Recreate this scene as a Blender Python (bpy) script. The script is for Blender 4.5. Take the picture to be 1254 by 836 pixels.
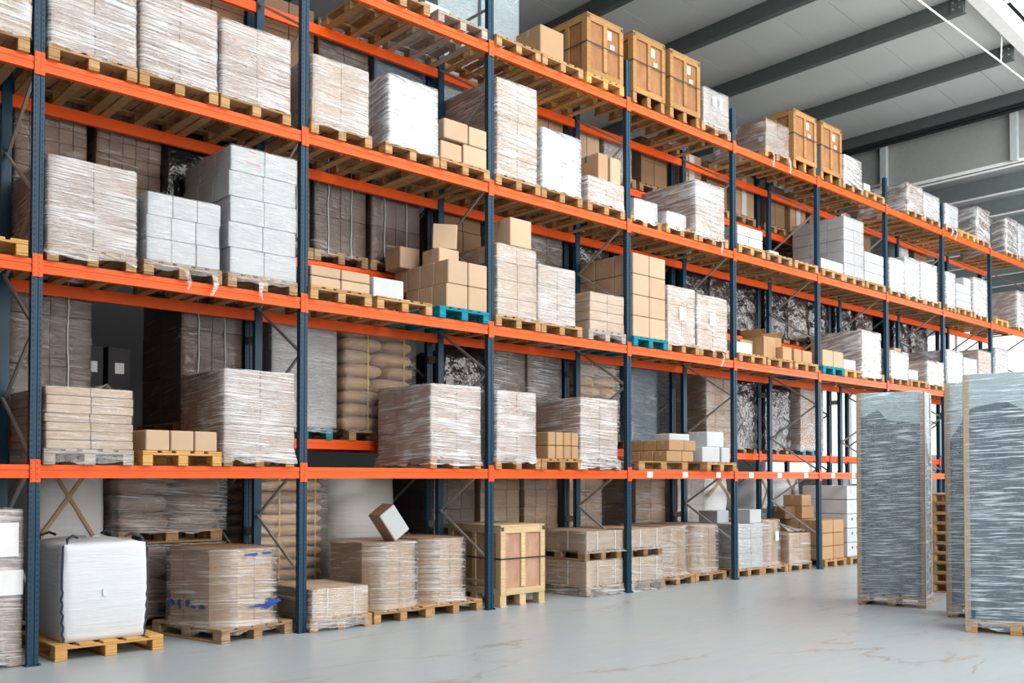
import bpy, math, random
from mathutils import Vector, Matrix

for o in list(bpy.data.objects):
    bpy.data.objects.remove(o, do_unlink=True)
SC = bpy.context.scene
COL = SC.collection
RND = random.Random(11)

# ------------------------------------------------------------------ camera
# world: x along the rack (away to the right), y into the rack, z up; metres
YAW, PITCH = 0.7402, 0.0228
cam_data = bpy.data.cameras.new('camera')
cam = bpy.data.objects.new('camera', cam_data)
COL.objects.link(cam)
fw = Vector((math.sin(YAW) * math.cos(PITCH), math.cos(YAW) * math.cos(PITCH), math.sin(PITCH)))
rt = Vector((math.cos(YAW), -math.sin(YAW), 0))
up = rt.cross(fw)
cam.matrix_world = Matrix(((rt.x, up.x, -fw.x, -2.56), (rt.y, up.y, -fw.y, -9.148),
                           (rt.z, up.z, -fw.z, 1.657), (0, 0, 0, 1)))
cam_data.sensor_width = 36.0
cam_data.lens = 1160.45 / 1254 * 36.0
cam_data.shift_y = (560.44 - 418) / 1254
cam_data.clip_start = 0.05
cam_data.clip_end = 300
SC.camera = cam

# ------------------------------------------------------------------ world, lights, exposure
W = bpy.data.worlds.new('overcast_daylight')
SC.world = W
W.use_nodes = True
bg = W.node_tree.nodes['Background']
bg.inputs[0].default_value = (0.80, 0.90, 1.0, 1)
bg.inputs[1].default_value = 0.035


def area_light(name, loc, target, sx, sy, power, color):
    L = bpy.data.lights.new(name, 'AREA')
    L.shape = 'RECTANGLE'
    L.size, L.size_y, L.energy, L.color = sx, sy, power, color
    o = bpy.data.objects.new(name, L)
    COL.objects.link(o)
    o.location = loc
    d = Vector(target) - Vector(loc)
    o.rotation_euler = d.to_track_quat('-Z', 'Y').to_euler()
    return o


# two added fills with no openings behind them, then daylight through the open
# loading door beyond the tall packs, and the skylight in the roof
area_light('fill_overhead', (10.6, -9.0, 10.2), (9.5, 0, 1.0), 24, 4.0, 1850, (1.0, 0.975, 0.95))  # added overhead fill, hung below the closed roof
area_light('fill_aisle_side', (11.5, -16.0, 4.6), (10.5, 0, 2.6), 24, 6.0, 2600, (1.0, 0.97, 0.94))  # added fill out of view, brightens load fronts and film sheen
area_light('daylight_loading_door', (25.5, -6.5, 4.6), (21.5, 0, 5.0), 7, 6.5, 800, (1.0, 0.98, 0.96))
area_light('daylight_skylight', (7.0, -3.1, 10.35), (7.0, -3.1, 0), 24, 1.5, 300, (0.93, 0.97, 1.0))

SC.view_settings.view_transform = 'Standard'
SC.view_settings.look = 'None'
SC.view_settings.exposure = 0.14
SC.view_settings.gamma = 1.0
SC.view_settings.use_curve_mapping = False
SC.cycles.use_denoising = True
SC.cycles.max_bounces = 7
SC.cycles.diffuse_bounces = 4
SC.cycles.glossy_bounces = 3
SC.cycles.transmission_bounces = 4
SC.cycles.transparent_max_bounces = 16
SC.cycles.sample_clamp_indirect = 6.0
SC.cycles.caustics_reflective = False
SC.cycles.caustics_refractive = False

# ------------------------------------------------------------------ materials
M = {}


class NT:
    def __init__(self, name):
        m = bpy.data.materials.new(name)
        m.use_nodes = True
        self.m, self.t = m, m.node_tree
        self.t.nodes.clear()
        self.out = self.n('ShaderNodeOutputMaterial')
        M[name] = m

    def n(self, kind, **kw):
        nd = self.t.nodes.new(kind)
        for k, v in kw.items():
            if k.startswith('i_'):
                nd.inputs[int(k[2:]) if k[2:].isdigit() else k[2:].replace('_', ' ')].default_value = v
            else:
                setattr(nd, k, v)
        return nd

    def l(self, a, b):
        self.t.links.new(a, b)

    def math(self, op, a, b=None):
        nd = self.n('ShaderNodeMath', operation=op)
        for i, v in enumerate((a, b)):
            if v is None:
                continue
            if isinstance(v, (int, float)):
                nd.inputs[i].default_value = v
            else:
                self.l(v, nd.inputs[i])
        return nd.outputs[0]

    def mixc(self, fac, a, b, blend='MIX'):
        nd = self.n('ShaderNodeMix', data_type='RGBA', blend_type=blend)
        for s, v in ((nd.inputs[0], fac), (nd.inputs[6], a), (nd.inputs[7], b)):
            if isinstance(v, (int, float)):
                s.default_value = v
            elif isinstance(v, tuple):
                s.default_value = (*v, 1)
            else:
                self.l(v, s)
        return nd.outputs[2]

    def ramp(self, fac, p0, p1, c0=(0, 0, 0), c1=(1, 1, 1)):
        nd = self.n('ShaderNodeValToRGB')
        e = nd.color_ramp.elements
        e[0].position, e[1].position = p0, p1
        e[0].color, e[1].color = (*c0, 1), (*c1, 1)
        self.l(fac, nd.inputs[0])
        return nd.outputs[0]

    def coords(self, scale=(1, 1, 1), use='Object', rnd=True):
        tc = self.n('ShaderNodeTexCoord')
        mp = self.n('ShaderNodeMapping')
        mp.inputs['Scale'].default_value = scale
        self.l(tc.outputs[use], mp.inputs['Vector'])
        if rnd:
            oi = self.n('ShaderNodeObjectInfo')
            v = self.math('MULTIPLY', oi.outputs['Random'], 37.0)
            self.l(v, mp.inputs['Location'])
        return mp.outputs[0]

    def noise(self, vec, scale, detail=3.0, rough=0.55):
        nd = self.n('ShaderNodeTexNoise')
        nd.inputs['Scale'].default_value = scale
        nd.inputs['Detail'].default_value = detail
        nd.inputs['Roughness'].default_value = rough
        self.l(vec, nd.inputs['Vector'])
        return nd.outputs['Fac']

    def bump(self, h, strength, dist):
        b = self.n('ShaderNodeBump')
        b.inputs['Strength'].default_value = strength
        b.inputs['Distance'].default_value = dist
        self.l(h, b.inputs['Height'])
        return b.outputs[0]

    def principled(self, color, rough, metal=0.0, spec=0.5, normal=None, emit=None):
        p = self.n('ShaderNodeBsdfPrincipled')
        if isinstance(color, tuple):
            p.inputs['Base Color'].default_value = (*color, 1)
        else:
            self.l(color, p.inputs['Base Color'])
        if isinstance(rough, (int, float)):
            p.inputs['Roughness'].default_value = rough
        else:
            self.l(rough, p.inputs['Roughness'])
        p.inputs['Metallic'].default_value = metal
        p.inputs['Specular IOR Level'].default_value = spec
        if normal is not None:
            self.l(normal, p.inputs['Normal'])
        if emit:
            p.inputs['Emission Color'].default_value = (*emit[0], 1)
            p.inputs['Emission Strength'].default_value = emit[1]
        return p

    def done(self, shader):
        self.l(shader.outputs[0], self.out.inputs[0])
        return self.m


def paint(name, col, rough=0.4, metal=0.0, var=0.12, scuff=0.0, spec=0.5):
    t = NT(name)
    v = t.coords((3, 3, 3), rnd=True)
    n = t.noise(v, 2.5, 5)
    c = t.mixc(n, tuple(x * (1 - var) for x in col), tuple(min(1, x * (1 + var)) for x in col))
    if scuff:
        n2 = t.noise(v, 14, 6, 0.7)
        c = t.mixc(t.math('MULTIPLY', t.ramp(n2, 0.62, 0.72), scuff), c, (0.55, 0.5, 0.45))
    t.done(t.principled(c, rough, metal, spec))


def wood(name, dark, light, grain=(2, 26, 26), var=0.35):
    t = NT(name)
    v = t.coords(grain)
    n = t.noise(v, 2.2, 5, 0.6)
    n2 = t.noise(t.coords((3, 3, 3)), 1.6, 3)
    oi = t.n('ShaderNodeObjectInfo')
    c = t.mixc(t.ramp(n, 0.3, 0.72), dark, light)
    c = t.mixc(t.math('MULTIPLY', n2, 0.35), c, dark)
    hv = t.n('ShaderNodeHueSaturation')
    t.l(t.math('ADD', t.math('MULTIPLY', oi.outputs['Random'], var), 1 - var * 0.55), hv.inputs['Value'])
    t.l(c, hv.inputs['Color'])
    t.done(t.principled(hv.outputs[0], 0.75, spec=0.25, normal=t.bump(n, 0.25, 0.01)))


def carton(name, col, var=0.10, rough=0.7, corr=True, spec=0.25):
    t = NT(name)
    v = t.coords((1, 1, 1))
    n = t.noise(v, 3.0, 4)
    oi = t.n('ShaderNodeObjectInfo')
    c = t.mixc(n, tuple(x * 0.88 for x in col), tuple(min(1, x * 1.1) for x in col))
    hv = t.n('ShaderNodeHueSaturation')
    t.l(t.math('ADD', t.math('MULTIPLY', oi.outputs['Random'], var * 2), 1 - var), hv.inputs['Value'])
    t.l(c, hv.inputs['Color'])
    t.done(t.principled(hv.outputs[0], rough, spec=spec, normal=t.bump(n, 0.12, 0.01)))


def film(name, lo, hi, tint=(0.80, 0.80, 0.81), sheen=0.16, rough=0.2, freq=44.0, bump=0.55, tilt=3.0, base=0.08, top=0.75, bigw=0.45, hs=1.1):
    """stretch film: clear plastic, hazy at wrinkles; white streaks put glints into the colour"""
    t = NT(name)
    tc = t.n('ShaderNodeTexCoord')
    oi = t.n('ShaderNodeObjectInfo')
    sx = t.n('ShaderNodeSeparateXYZ')
    t.l(tc.outputs['Object'], sx.inputs[0])
    h = t.math('ADD', sx.outputs[0], t.math('MULTIPLY', sx.outputs[1], 1.07))
    zz = t.math('ADD', t.math('MULTIPLY', sx.outputs[2], freq), t.math('MULTIPLY', h, tilt))
    cb = t.n('ShaderNodeCombineXYZ')
    t.l(t.math('MULTIPLY', h, hs), cb.inputs[0])
    t.l(t.math('MULTIPLY', oi.outputs['Random'], 50.0), cb.inputs[1])
    t.l(zz, cb.inputs[2])
    n = t.noise(cb.outputs[0], 1.6, 3.5, 0.55)
    cb2 = t.n('ShaderNodeCombineXYZ')
    t.l(t.math('MULTIPLY', h, 1.6), cb2.inputs[0])
    t.l(t.math('MULTIPLY', oi.outputs['Random'], 31.0), cb2.inputs[1])
    t.l(t.math('MULTIPLY', sx.outputs[2], 2.6), cb2.inputs[2])
    big = t.noise(cb2.outputs[0], 1.7, 3)
    s = t.math('ADD', n, t.math('MULTIPLY', t.math('SUBTRACT', big, 0.5), bigw))
    f = t.ramp(s, lo, hi, (base,) * 3, (top,) * 3)  # streak mask: glints on the wrinkles painted in as white
    nrm = t.bump(t.math('ADD', n, t.math('MULTIPLY', big, 0.6)), bump, 0.05)
    tr = t.n('ShaderNodeBsdfTransparent')
    tr.inputs[0].default_value = (0.97, 0.97, 0.97, 1)
    gl = t.n('ShaderNodeBsdfGlossy')
    gl.inputs['Roughness'].default_value = rough
    t.l(nrm, gl.inputs['Normal'])
    m1 = t.n('ShaderNodeMixShader')
    m1.inputs[0].default_value = sheen
    t.l(tr.outputs[0], m1.inputs[1])
    t.l(gl.outputs[0], m1.inputs[2])
    p = t.principled(tint, rough + 0.08, spec=0.7, normal=nrm)
    m2 = t.n('ShaderNodeMixShader')
    t.l(f, m2.inputs[0])
    t.l(m1.outputs[0], m2.inputs[1])
    t.l(p.outputs[0], m2.inputs[2])
    t.done(m2)


def emitter(name, col, strength):
    t = NT(name)
    e = t.n('ShaderNodeEmission')
    e.inputs[0].default_value = (*col, 1)
    e.inputs[1].default_value = strength
    t.done(e)


paint('beam_orange', (0.81, 0.098, 0.008), 0.42, scuff=0.16, spec=0.25)
paint('upright_blue', (0.006, 0.044, 0.084), 0.42, spec=0.3)
paint('galvanised', (0.42, 0.42, 0.40), 0.42, 0.55)
paint('hole_dark', (0.012, 0.014, 0.018), 0.8)
paint('hole_red', (0.30, 0.05, 0.02), 0.7)
paint('roof_steel', (0.085, 0.10, 0.10), 0.55, scuff=0.12)
paint('wall_steel', (0.31, 0.33, 0.32), 0.55)
paint('wall_dark', (0.06, 0.06, 0.062), 0.6)
paint('post_steel', (0.45, 0.50, 0.50), 0.45)
paint('annex_steel', (0.28, 0.335, 0.335), 0.5)
paint('annex_sheet', (0.30, 0.33, 0.33), 0.5)
paint('white_paint', (0.85, 0.86, 0.86), 0.5)
paint('black_strap', (0.012, 0.013, 0.015), 0.5)
paint('yellow_strap', (0.72, 0.50, 0.05), 0.5)
paint('brown_strap', (0.42, 0.29, 0.14), 0.7)
paint('white_strap', (0.72, 0.76, 0.72), 0.5)
paint('sticker', (0.82, 0.83, 0.84), 0.5)
paint('sticker_grey', (0.50, 0.51, 0.52), 0.5)
paint('print_red', (0.62, 0.10, 0.10), 0.6)
paint('print_magenta', (0.62, 0.05, 0.25), 0.6)
paint('blue_ink', (0.012, 0.06, 0.27), 0.55)
paint('faint_blue', (0.60, 0.74, 0.82), 0.6)
paint('ink_dark', (0.05, 0.05, 0.055), 0.6)
paint('seam_navy', (0.035, 0.04, 0.07), 0.8)
wood('wood', (0.32, 0.175, 0.07), (0.57, 0.37, 0.18))
wood('wood_yellow', (0.50, 0.26, 0.075), (0.72, 0.44, 0.16), var=0.2)
wood('wood_old', (0.24, 0.14, 0.07), (0.52, 0.36, 0.21))
wood('wood_grey', (0.30, 0.25, 0.20), (0.58, 0.50, 0.42))
wood('wood_teal', (0.0, 0.16, 0.23), (0.01, 0.30, 0.38), var=0.25)
wood('crate_wood', (0.30, 0.15, 0.05), (0.48, 0.275, 0.11), var=0.25)
wood('crate_wood_pale', (0.52, 0.37, 0.20), (0.76, 0.59, 0.37), var=0.2)
wood('plywood', (0.25, 0.11, 0.045), (0.38, 0.19, 0.085), grain=(4, 9, 2.0), var=0.15)
wood('plywood_pink', (0.42, 0.24, 0.15), (0.60, 0.39, 0.26), grain=(4, 9, 2.0), var=0.15)
carton('kraft', (0.40, 0.255, 0.145))
carton('kraft_light', (0.50, 0.36, 0.24))
carton('kraft_orange', (0.43, 0.265, 0.14))
carton('kraft_dark', (0.23, 0.135, 0.075))
carton('mauve_brown', (0.43, 0.315, 0.255))
carton('grey_board', (0.36, 0.33, 0.30))
carton('white_board', (0.50, 0.53, 0.55), var=0.05)
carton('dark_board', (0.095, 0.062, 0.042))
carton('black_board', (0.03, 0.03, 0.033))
carton('silver_board', (0.43, 0.45, 0.465), var=0.05)
carton('slate_board', (0.06, 0.11, 0.15))
carton('pale_slate', (0.40, 0.53, 0.58))
carton('tape', (0.50, 0.33, 0.17), rough=0.3, spec=0.5)
carton('tape_white', (0.66, 0.66, 0.64), rough=0.3, spec=0.5)
carton('tape_teal', (0.02, 0.16, 0.20), rough=0.3, spec=0.5)
carton('sack_kraft', (0.52, 0.335, 0.175), rough=0.6)
carton('sack_brown', (0.30, 0.185, 0.115), rough=0.45, spec=0.5)
carton('core_brown', (0.36, 0.25, 0.16))
film('film_clear', 0.50, 0.68, base=0.03, top=0.55, sheen=0.2)
film('film_thin', 0.53, 0.74, base=0.02, top=0.40, sheen=0.14)
film('film_hazy', 0.46, 0.62, base=0.05, top=0.72, sheen=0.24, tint=(0.84, 0.84, 0.85), hs=1.2, freq=58)
film('film_silver', 0.42, 0.62, base=0.12, top=0.75, tint=(0.70, 0.73, 0.76), freq=18, rough=0.14, sheen=0.32, hs=1.6)
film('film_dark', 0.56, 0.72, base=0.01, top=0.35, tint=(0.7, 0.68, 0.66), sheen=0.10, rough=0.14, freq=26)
film('film_slate', 0.50, 0.66, base=0.06, top=0.9, tint=(0.74, 0.90, 1.0), freq=60, tilt=-3.0, sheen=0.12, bigw=0.2, hs=2.0)
film('film_loose', 0.40, 0.75, base=0.15, top=0.6, freq=5, tilt=6, sheen=0.25)


def special_materials():
    # bulk bag weave
    for nm, col in (('bag_white', (0.69, 0.73, 0.76)), ('bag_grey', (0.60, 0.61, 0.60))):
        t = NT(nm)
        v = t.coords((1.5, 1.5, 14), rnd=True)
        n = t.noise(v, 1.6, 4)
        n2 = t.noise(t.coords((1, 1, 1)), 2.2, 3)
        c = t.mixc(n2, tuple(x * 0.9 for x in col), col)
        t.done(t.principled(c, 0.55, spec=0.35, normal=t.bump(t.math('ADD', n, n2), 0.28, 0.03)))
    # floor: pale sealed concrete with worn tan streaks and dark flecks
    t = NT('concrete')
    tc = t.n('ShaderNodeTexCoord')
    mp = t.n('ShaderNodeMapping')
    mp.inputs['Rotation'].default_value = (0, 0, math.radians(-28))
    mp.inputs['Scale'].default_value = (0.35, 1.5, 1)
    t.l(tc.outputs['Object'], mp.inputs[0])
    mp2 = t.n('ShaderNodeMapping')
    t.l(tc.outputs['Object'], mp2.inputs[0])
    a = t.noise(mp.outputs[0], 1.3, 8, 0.6)
    b = t.noise(mp2.outputs[0], 0.5, 4)
    d = t.noise(mp.outputs[0], 6.0, 6, 0.65)
    c = t.mixc(b, (0.345, 0.395, 0.415), (0.41, 0.455, 0.47))
    c = t.mixc(t.math('MULTIPLY', t.ramp(a, 0.56, 0.74), 0.42), c, (0.50, 0.44, 0.36))
    c = t.mixc(t.math('MULTIPLY', t.ramp(d, 0.68, 0.78), 0.35), c, (0.30, 0.25, 0.20))
    # hairline cracks filled with tan dust
    mp3 = t.n('ShaderNodeMapping')
    mp3.inputs['Rotation'].default_value = (0, 0, math.radians(22))
    mp3.inputs['Scale'].default_value = (0.16, 0.5, 1)
    t.l(tc.outputs['Object'], mp3.inputs[0])
    e = t.noise(mp3.outputs[0], 1.0, 7, 0.55)
    ln = t.math('ABSOLUTE', t.math('SUBTRACT', e, 0.5))
    crack = t.math('MULTIPLY', t.ramp(ln, 0.0015, 0.006, (1, 1, 1), (0, 0, 0)), t.ramp(t.noise(mp2.outputs[0], 0.9, 3), 0.42, 0.6))
    c = t.mixc(t.math('MULTIPLY', crack, 0.75), c, (0.29, 0.225, 0.165))
    r = t.math('ADD', t.math('MULTIPLY', d, 0.25), 0.22)
    t.done(t.principled(c, r, spec=0.4, normal=t.bump(d, 0.06, 0.01)))
    # roof sandwich panel with fine ribs
    t = NT('roof_sheet')
    tc = t.n('ShaderNodeTexCoord')
    wv = t.n('ShaderNodeTexWave', wave_type='BANDS', bands_direction='Y', wave_profile='SIN')
    wv.inputs['Scale'].default_value = 5.2
    t.l(tc.outputs['Object'], wv.inputs['Vector'])
    rib = t.ramp(wv.outputs['Fac'], 0.0, 0.35)
    c = t.mixc(t.noise(t.coords((1, 1, 1)), 0.8, 3), (0.52, 0.545, 0.54), (0.60, 0.625, 0.62))
    t.done(t.principled(c, 0.5, spec=0.4, normal=t.bump(rib, 0.25, 0.008)))


def crumpled(name, col, scale=5.0, rough=0.16):
    t = NT(name)
    v = t.coords((1, 1, 0.8))
    a = t.noise(v, scale, 4, 0.6)
    b = t.noise(v, scale * 2.7, 3, 0.6)
    t.done(t.principled(col, rough, spec=0.9, normal=t.bump(t.math('ADD', a, t.math('MULTIPLY', b, 0.25)), 0.8, 0.10)))


crumpled('black_plastic', (0.012, 0.012, 0.014), 2.2, 0.24)
crumpled('brown_plastic', (0.040, 0.026, 0.018), 2.0, 0.26)
special_materials()
emitter('skylight_sheet', (0.93, 0.97, 1.0), 3.2)
emitter('window_daylight', (0.95, 0.98, 1.0), 1.3)

# ------------------------------------------------------------------ mesh helpers
CACHE = {}


class MB:
    def __init__(self):
        self.v, self.f, self.mi = [], [], []

    def box(self, c, s, m=0):
        b = len(self.v)
        for dz in (-.5, .5):
            for dy in (-.5, .5):
                for dx in (-.5, .5):
                    self.v.append((c[0] + dx * s[0], c[1] + dy * s[1], c[2] + dz * s[2]))
        for q in ((0, 2, 3, 1), (4, 5, 7, 6), (0, 1, 5, 4), (2, 6, 7, 3), (0, 4, 6, 2), (1, 3, 7, 5)):
            self.f.append(tuple(b + i for i in q))
            self.mi.append(m)
        return self

    def poly(self, pts, m=0):
        b = len(self.v)
        self.v += [tuple(p) for p in pts]
        self.f.append(tuple(range(b, b + len(pts))))
        self.mi.append(m)

    def prism(self, prof, axis, a0, a1, m=0):
        """prof: list of 2-D points, extruded along axis ('x' or 'z')"""
        b, n = len(self.v), len(prof)
        for a in (a0, a1):
            for p in prof:
                self.v.append((a, p[0], p[1]) if axis == 'x' else (p[0], p[1], a))
        for i in range(n):
            j = (i + 1) % n
            self.f.append((b + i, b + j, b + n + j, b + n + i))
            self.mi.append(m)
        self.f.append(tuple(b + i for i in reversed(range(n))))
        self.f.append(tuple(b + n + i for i in range(n)))
        self.mi += [m, m]

    def tube(self, pts, r, seg=6, m=0, flat=None):
        """tube (or flat strap when flat=(w,t)) through points"""
        b = len(self.v)
        P = [Vector(p) for p in pts]
        for i, p in enumerate(P):
            d = (P[min(i + 1, len(P) - 1)] - P[max(i - 1, 0)]).normalized()
            a = Vector((0, 0, 1)) if abs(d.z) < 0.9 else Vector((0, 1, 0))
            u = d.cross(a).normalized()
            w = u.cross(d)
            for k in range(seg):
                t = 2 * math.pi * k / seg + math.pi / seg
                q = p + u * (r * math.cos(t)) + w * (r * math.sin(t))
                self.v.append(tuple(q))
        for i in range(len(P) - 1):
            for k in range(seg):
                k2 = (k + 1) % seg
                self.f.append((b + i * seg + k, b + i * seg + k2, b + (i + 1) * seg + k2, b + (i + 1) * seg + k))
                self.mi.append(m)
        self.f.append(tuple(b + k for k in range(seg)))
        self.f.append(tuple(b + (len(P) - 1) * seg + k for k in reversed(range(seg))))
        self.mi += [m, m]

    def mesh(self, name, mats, smooth=False):
        me = bpy.data.meshes.new(name)
        me.from_pydata(self.v, [], self.f)
        for m in (mats if isinstance(mats, (list, tuple)) else [mats]):
            me.materials.append(M[m])
        me.polygons.foreach_set('material_index', self.mi)
        if smooth:
            me.polygons.foreach_set('use_smooth', [True] * len(self.f))
        me.update()
        return me


def cbox(sx, sy, sz, mat, bev=0.004):
    """chamfered box mesh centred on origin (44 triangles), cached"""
    key = (round(sx, 3), round(sy, 3), round(sz, 3), mat, bev)
    if key in CACHE:
        return CACHE[key]
    h = (key[0] / 2, key[1] / 2, key[2] / 2)
    b = min(bev, min(h) * 0.45)
    mb = MB()
    idx = {}
    for sxx in (-1, 1):
        for syy in (-1, 1):
            for szz in (-1, 1):
                s = (sxx, syy, szz)
                for ax in range(3):
                    p = [s[k] * (h[k] if k == ax else h[k] - b) for k in range(3)]
                    idx[(s, ax)] = len(mb.v)
                    mb.v.append(tuple(p))
    cs = [(-1, -1), (1, -1), (1, 1), (-1, 1)]
    for ax in range(3):
        o = [k for k in range(3) if k != ax]
        for sg in (-1, 1):
            q = []
            for c in cs:
                s = [0, 0, 0]
                s[ax], s[o[0]], s[o[1]] = sg, c[0], c[1]
                q.append(idx[(tuple(s), ax)])
            if (sg == 1) == (ax == 1):
                q.reverse()
            mb.f.append(tuple(q))
    for ax in range(3):           # edges along ax
        o = [k for k in range(3) if k != ax]
        for c in cs:
            s0, s1 = [0, 0, 0], [0, 0, 0]
            s0[ax], s1[ax] = -1, 1
            for s in (s0, s1):
                s[o[0]], s[o[1]] = c
            s0, s1 = tuple(s0), tuple(s1)
            mb.f.append((idx[(s0, o[0])], idx[(s1, o[0])], idx[(s1, o[1])], idx[(s0, o[1])]))
    for sxx in (-1, 1):
        for syy in (-1, 1):
            for szz in (-1, 1):
                s = (sxx, syy, szz)
                mb.f.append((idx[(s, 0)], idx[(s, 1)], idx[(s, 2)]))
    # fix winding by outward test
    nf = []
    for f in mb.f:
        P = [Vector(mb.v[i]) for i in f]
        n = (P[1] - P[0]).cross(P[2] - P[0])
        c = sum(P, Vector()) / len(P)
        nf.append(f if n.dot(c) > 0 else tuple(reversed(f)))
    mb.f = nf
    mb.mi = [0] * len(nf)
    CACHE[key] = mb.mesh('box', mat)
    return CACHE[key]


def obj(name, me, parent=None, loc=(0, 0, 0), rot=(0, 0, 0), **props):
    o = bpy.data.objects.new(name, me)
    COL.objects.link(o)
    o.location = loc
    o.rotation_euler = rot
    if parent is not None:
        o.parent = parent
    for k, v in props.items():
        o[k] = v
    return o


def tag(o, label, cat, group=None):
    o['label'] = label
    o['category'] = cat
    if group:
        o['group'] = group
    return o


def empty(name, loc, rz, label, cat, group=None):
    return tag(obj(name, None, None, loc, (0, 0, rz)), label, cat, group)


def struct(name, me, loc=(0, 0, 0), rot=(0, 0, 0), label=None):
    o = obj(name, me, None, loc, rot, kind='structure')
    if label:
        o['label'] = label
    return o


# ------------------------------------------------------------------ words for places
BAYS = {-1: 'cut-off left bay', 0: 'first bay', 1: 'second bay', 2: 'third bay', 3: 'fourth bay', 4: 'fifth bay',
        5: 'sixth bay', 6: 'seventh bay', 7: 'eighth bay', 8: 'ninth bay'}
SHELF = {0: 'floor level', 1: 'lowest shelf', 2: 'second shelf', 3: 'third shelf', 4: 'top shelf'}
BSHELF = {0: 'floor level', 1: 'lowest shelf', 2: 'middle shelf', 3: 'upper shelf'}
ZB = {0: 0.0, 1: 1.79, 2: 3.632, 3: 5.458, 4: 7.269}
ZBB = {0: 0.0, 1: 2.16, 2: 4.40, 3: 6.58}
BAYW = 2.7


def place_words(x, lvl, back):
    b = int(math.floor(x / BAYW))
    u = x / BAYW - b
    s = 'left' if u < 0.37 else ('middle' if u < 0.66 else 'right')
    if back:
        return '%s of %s in back rack, %s' % (s, BAYS[b], BSHELF[lvl])
    return '%s of %s, %s' % (s, BAYS[b], SHELF[lvl])


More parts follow.
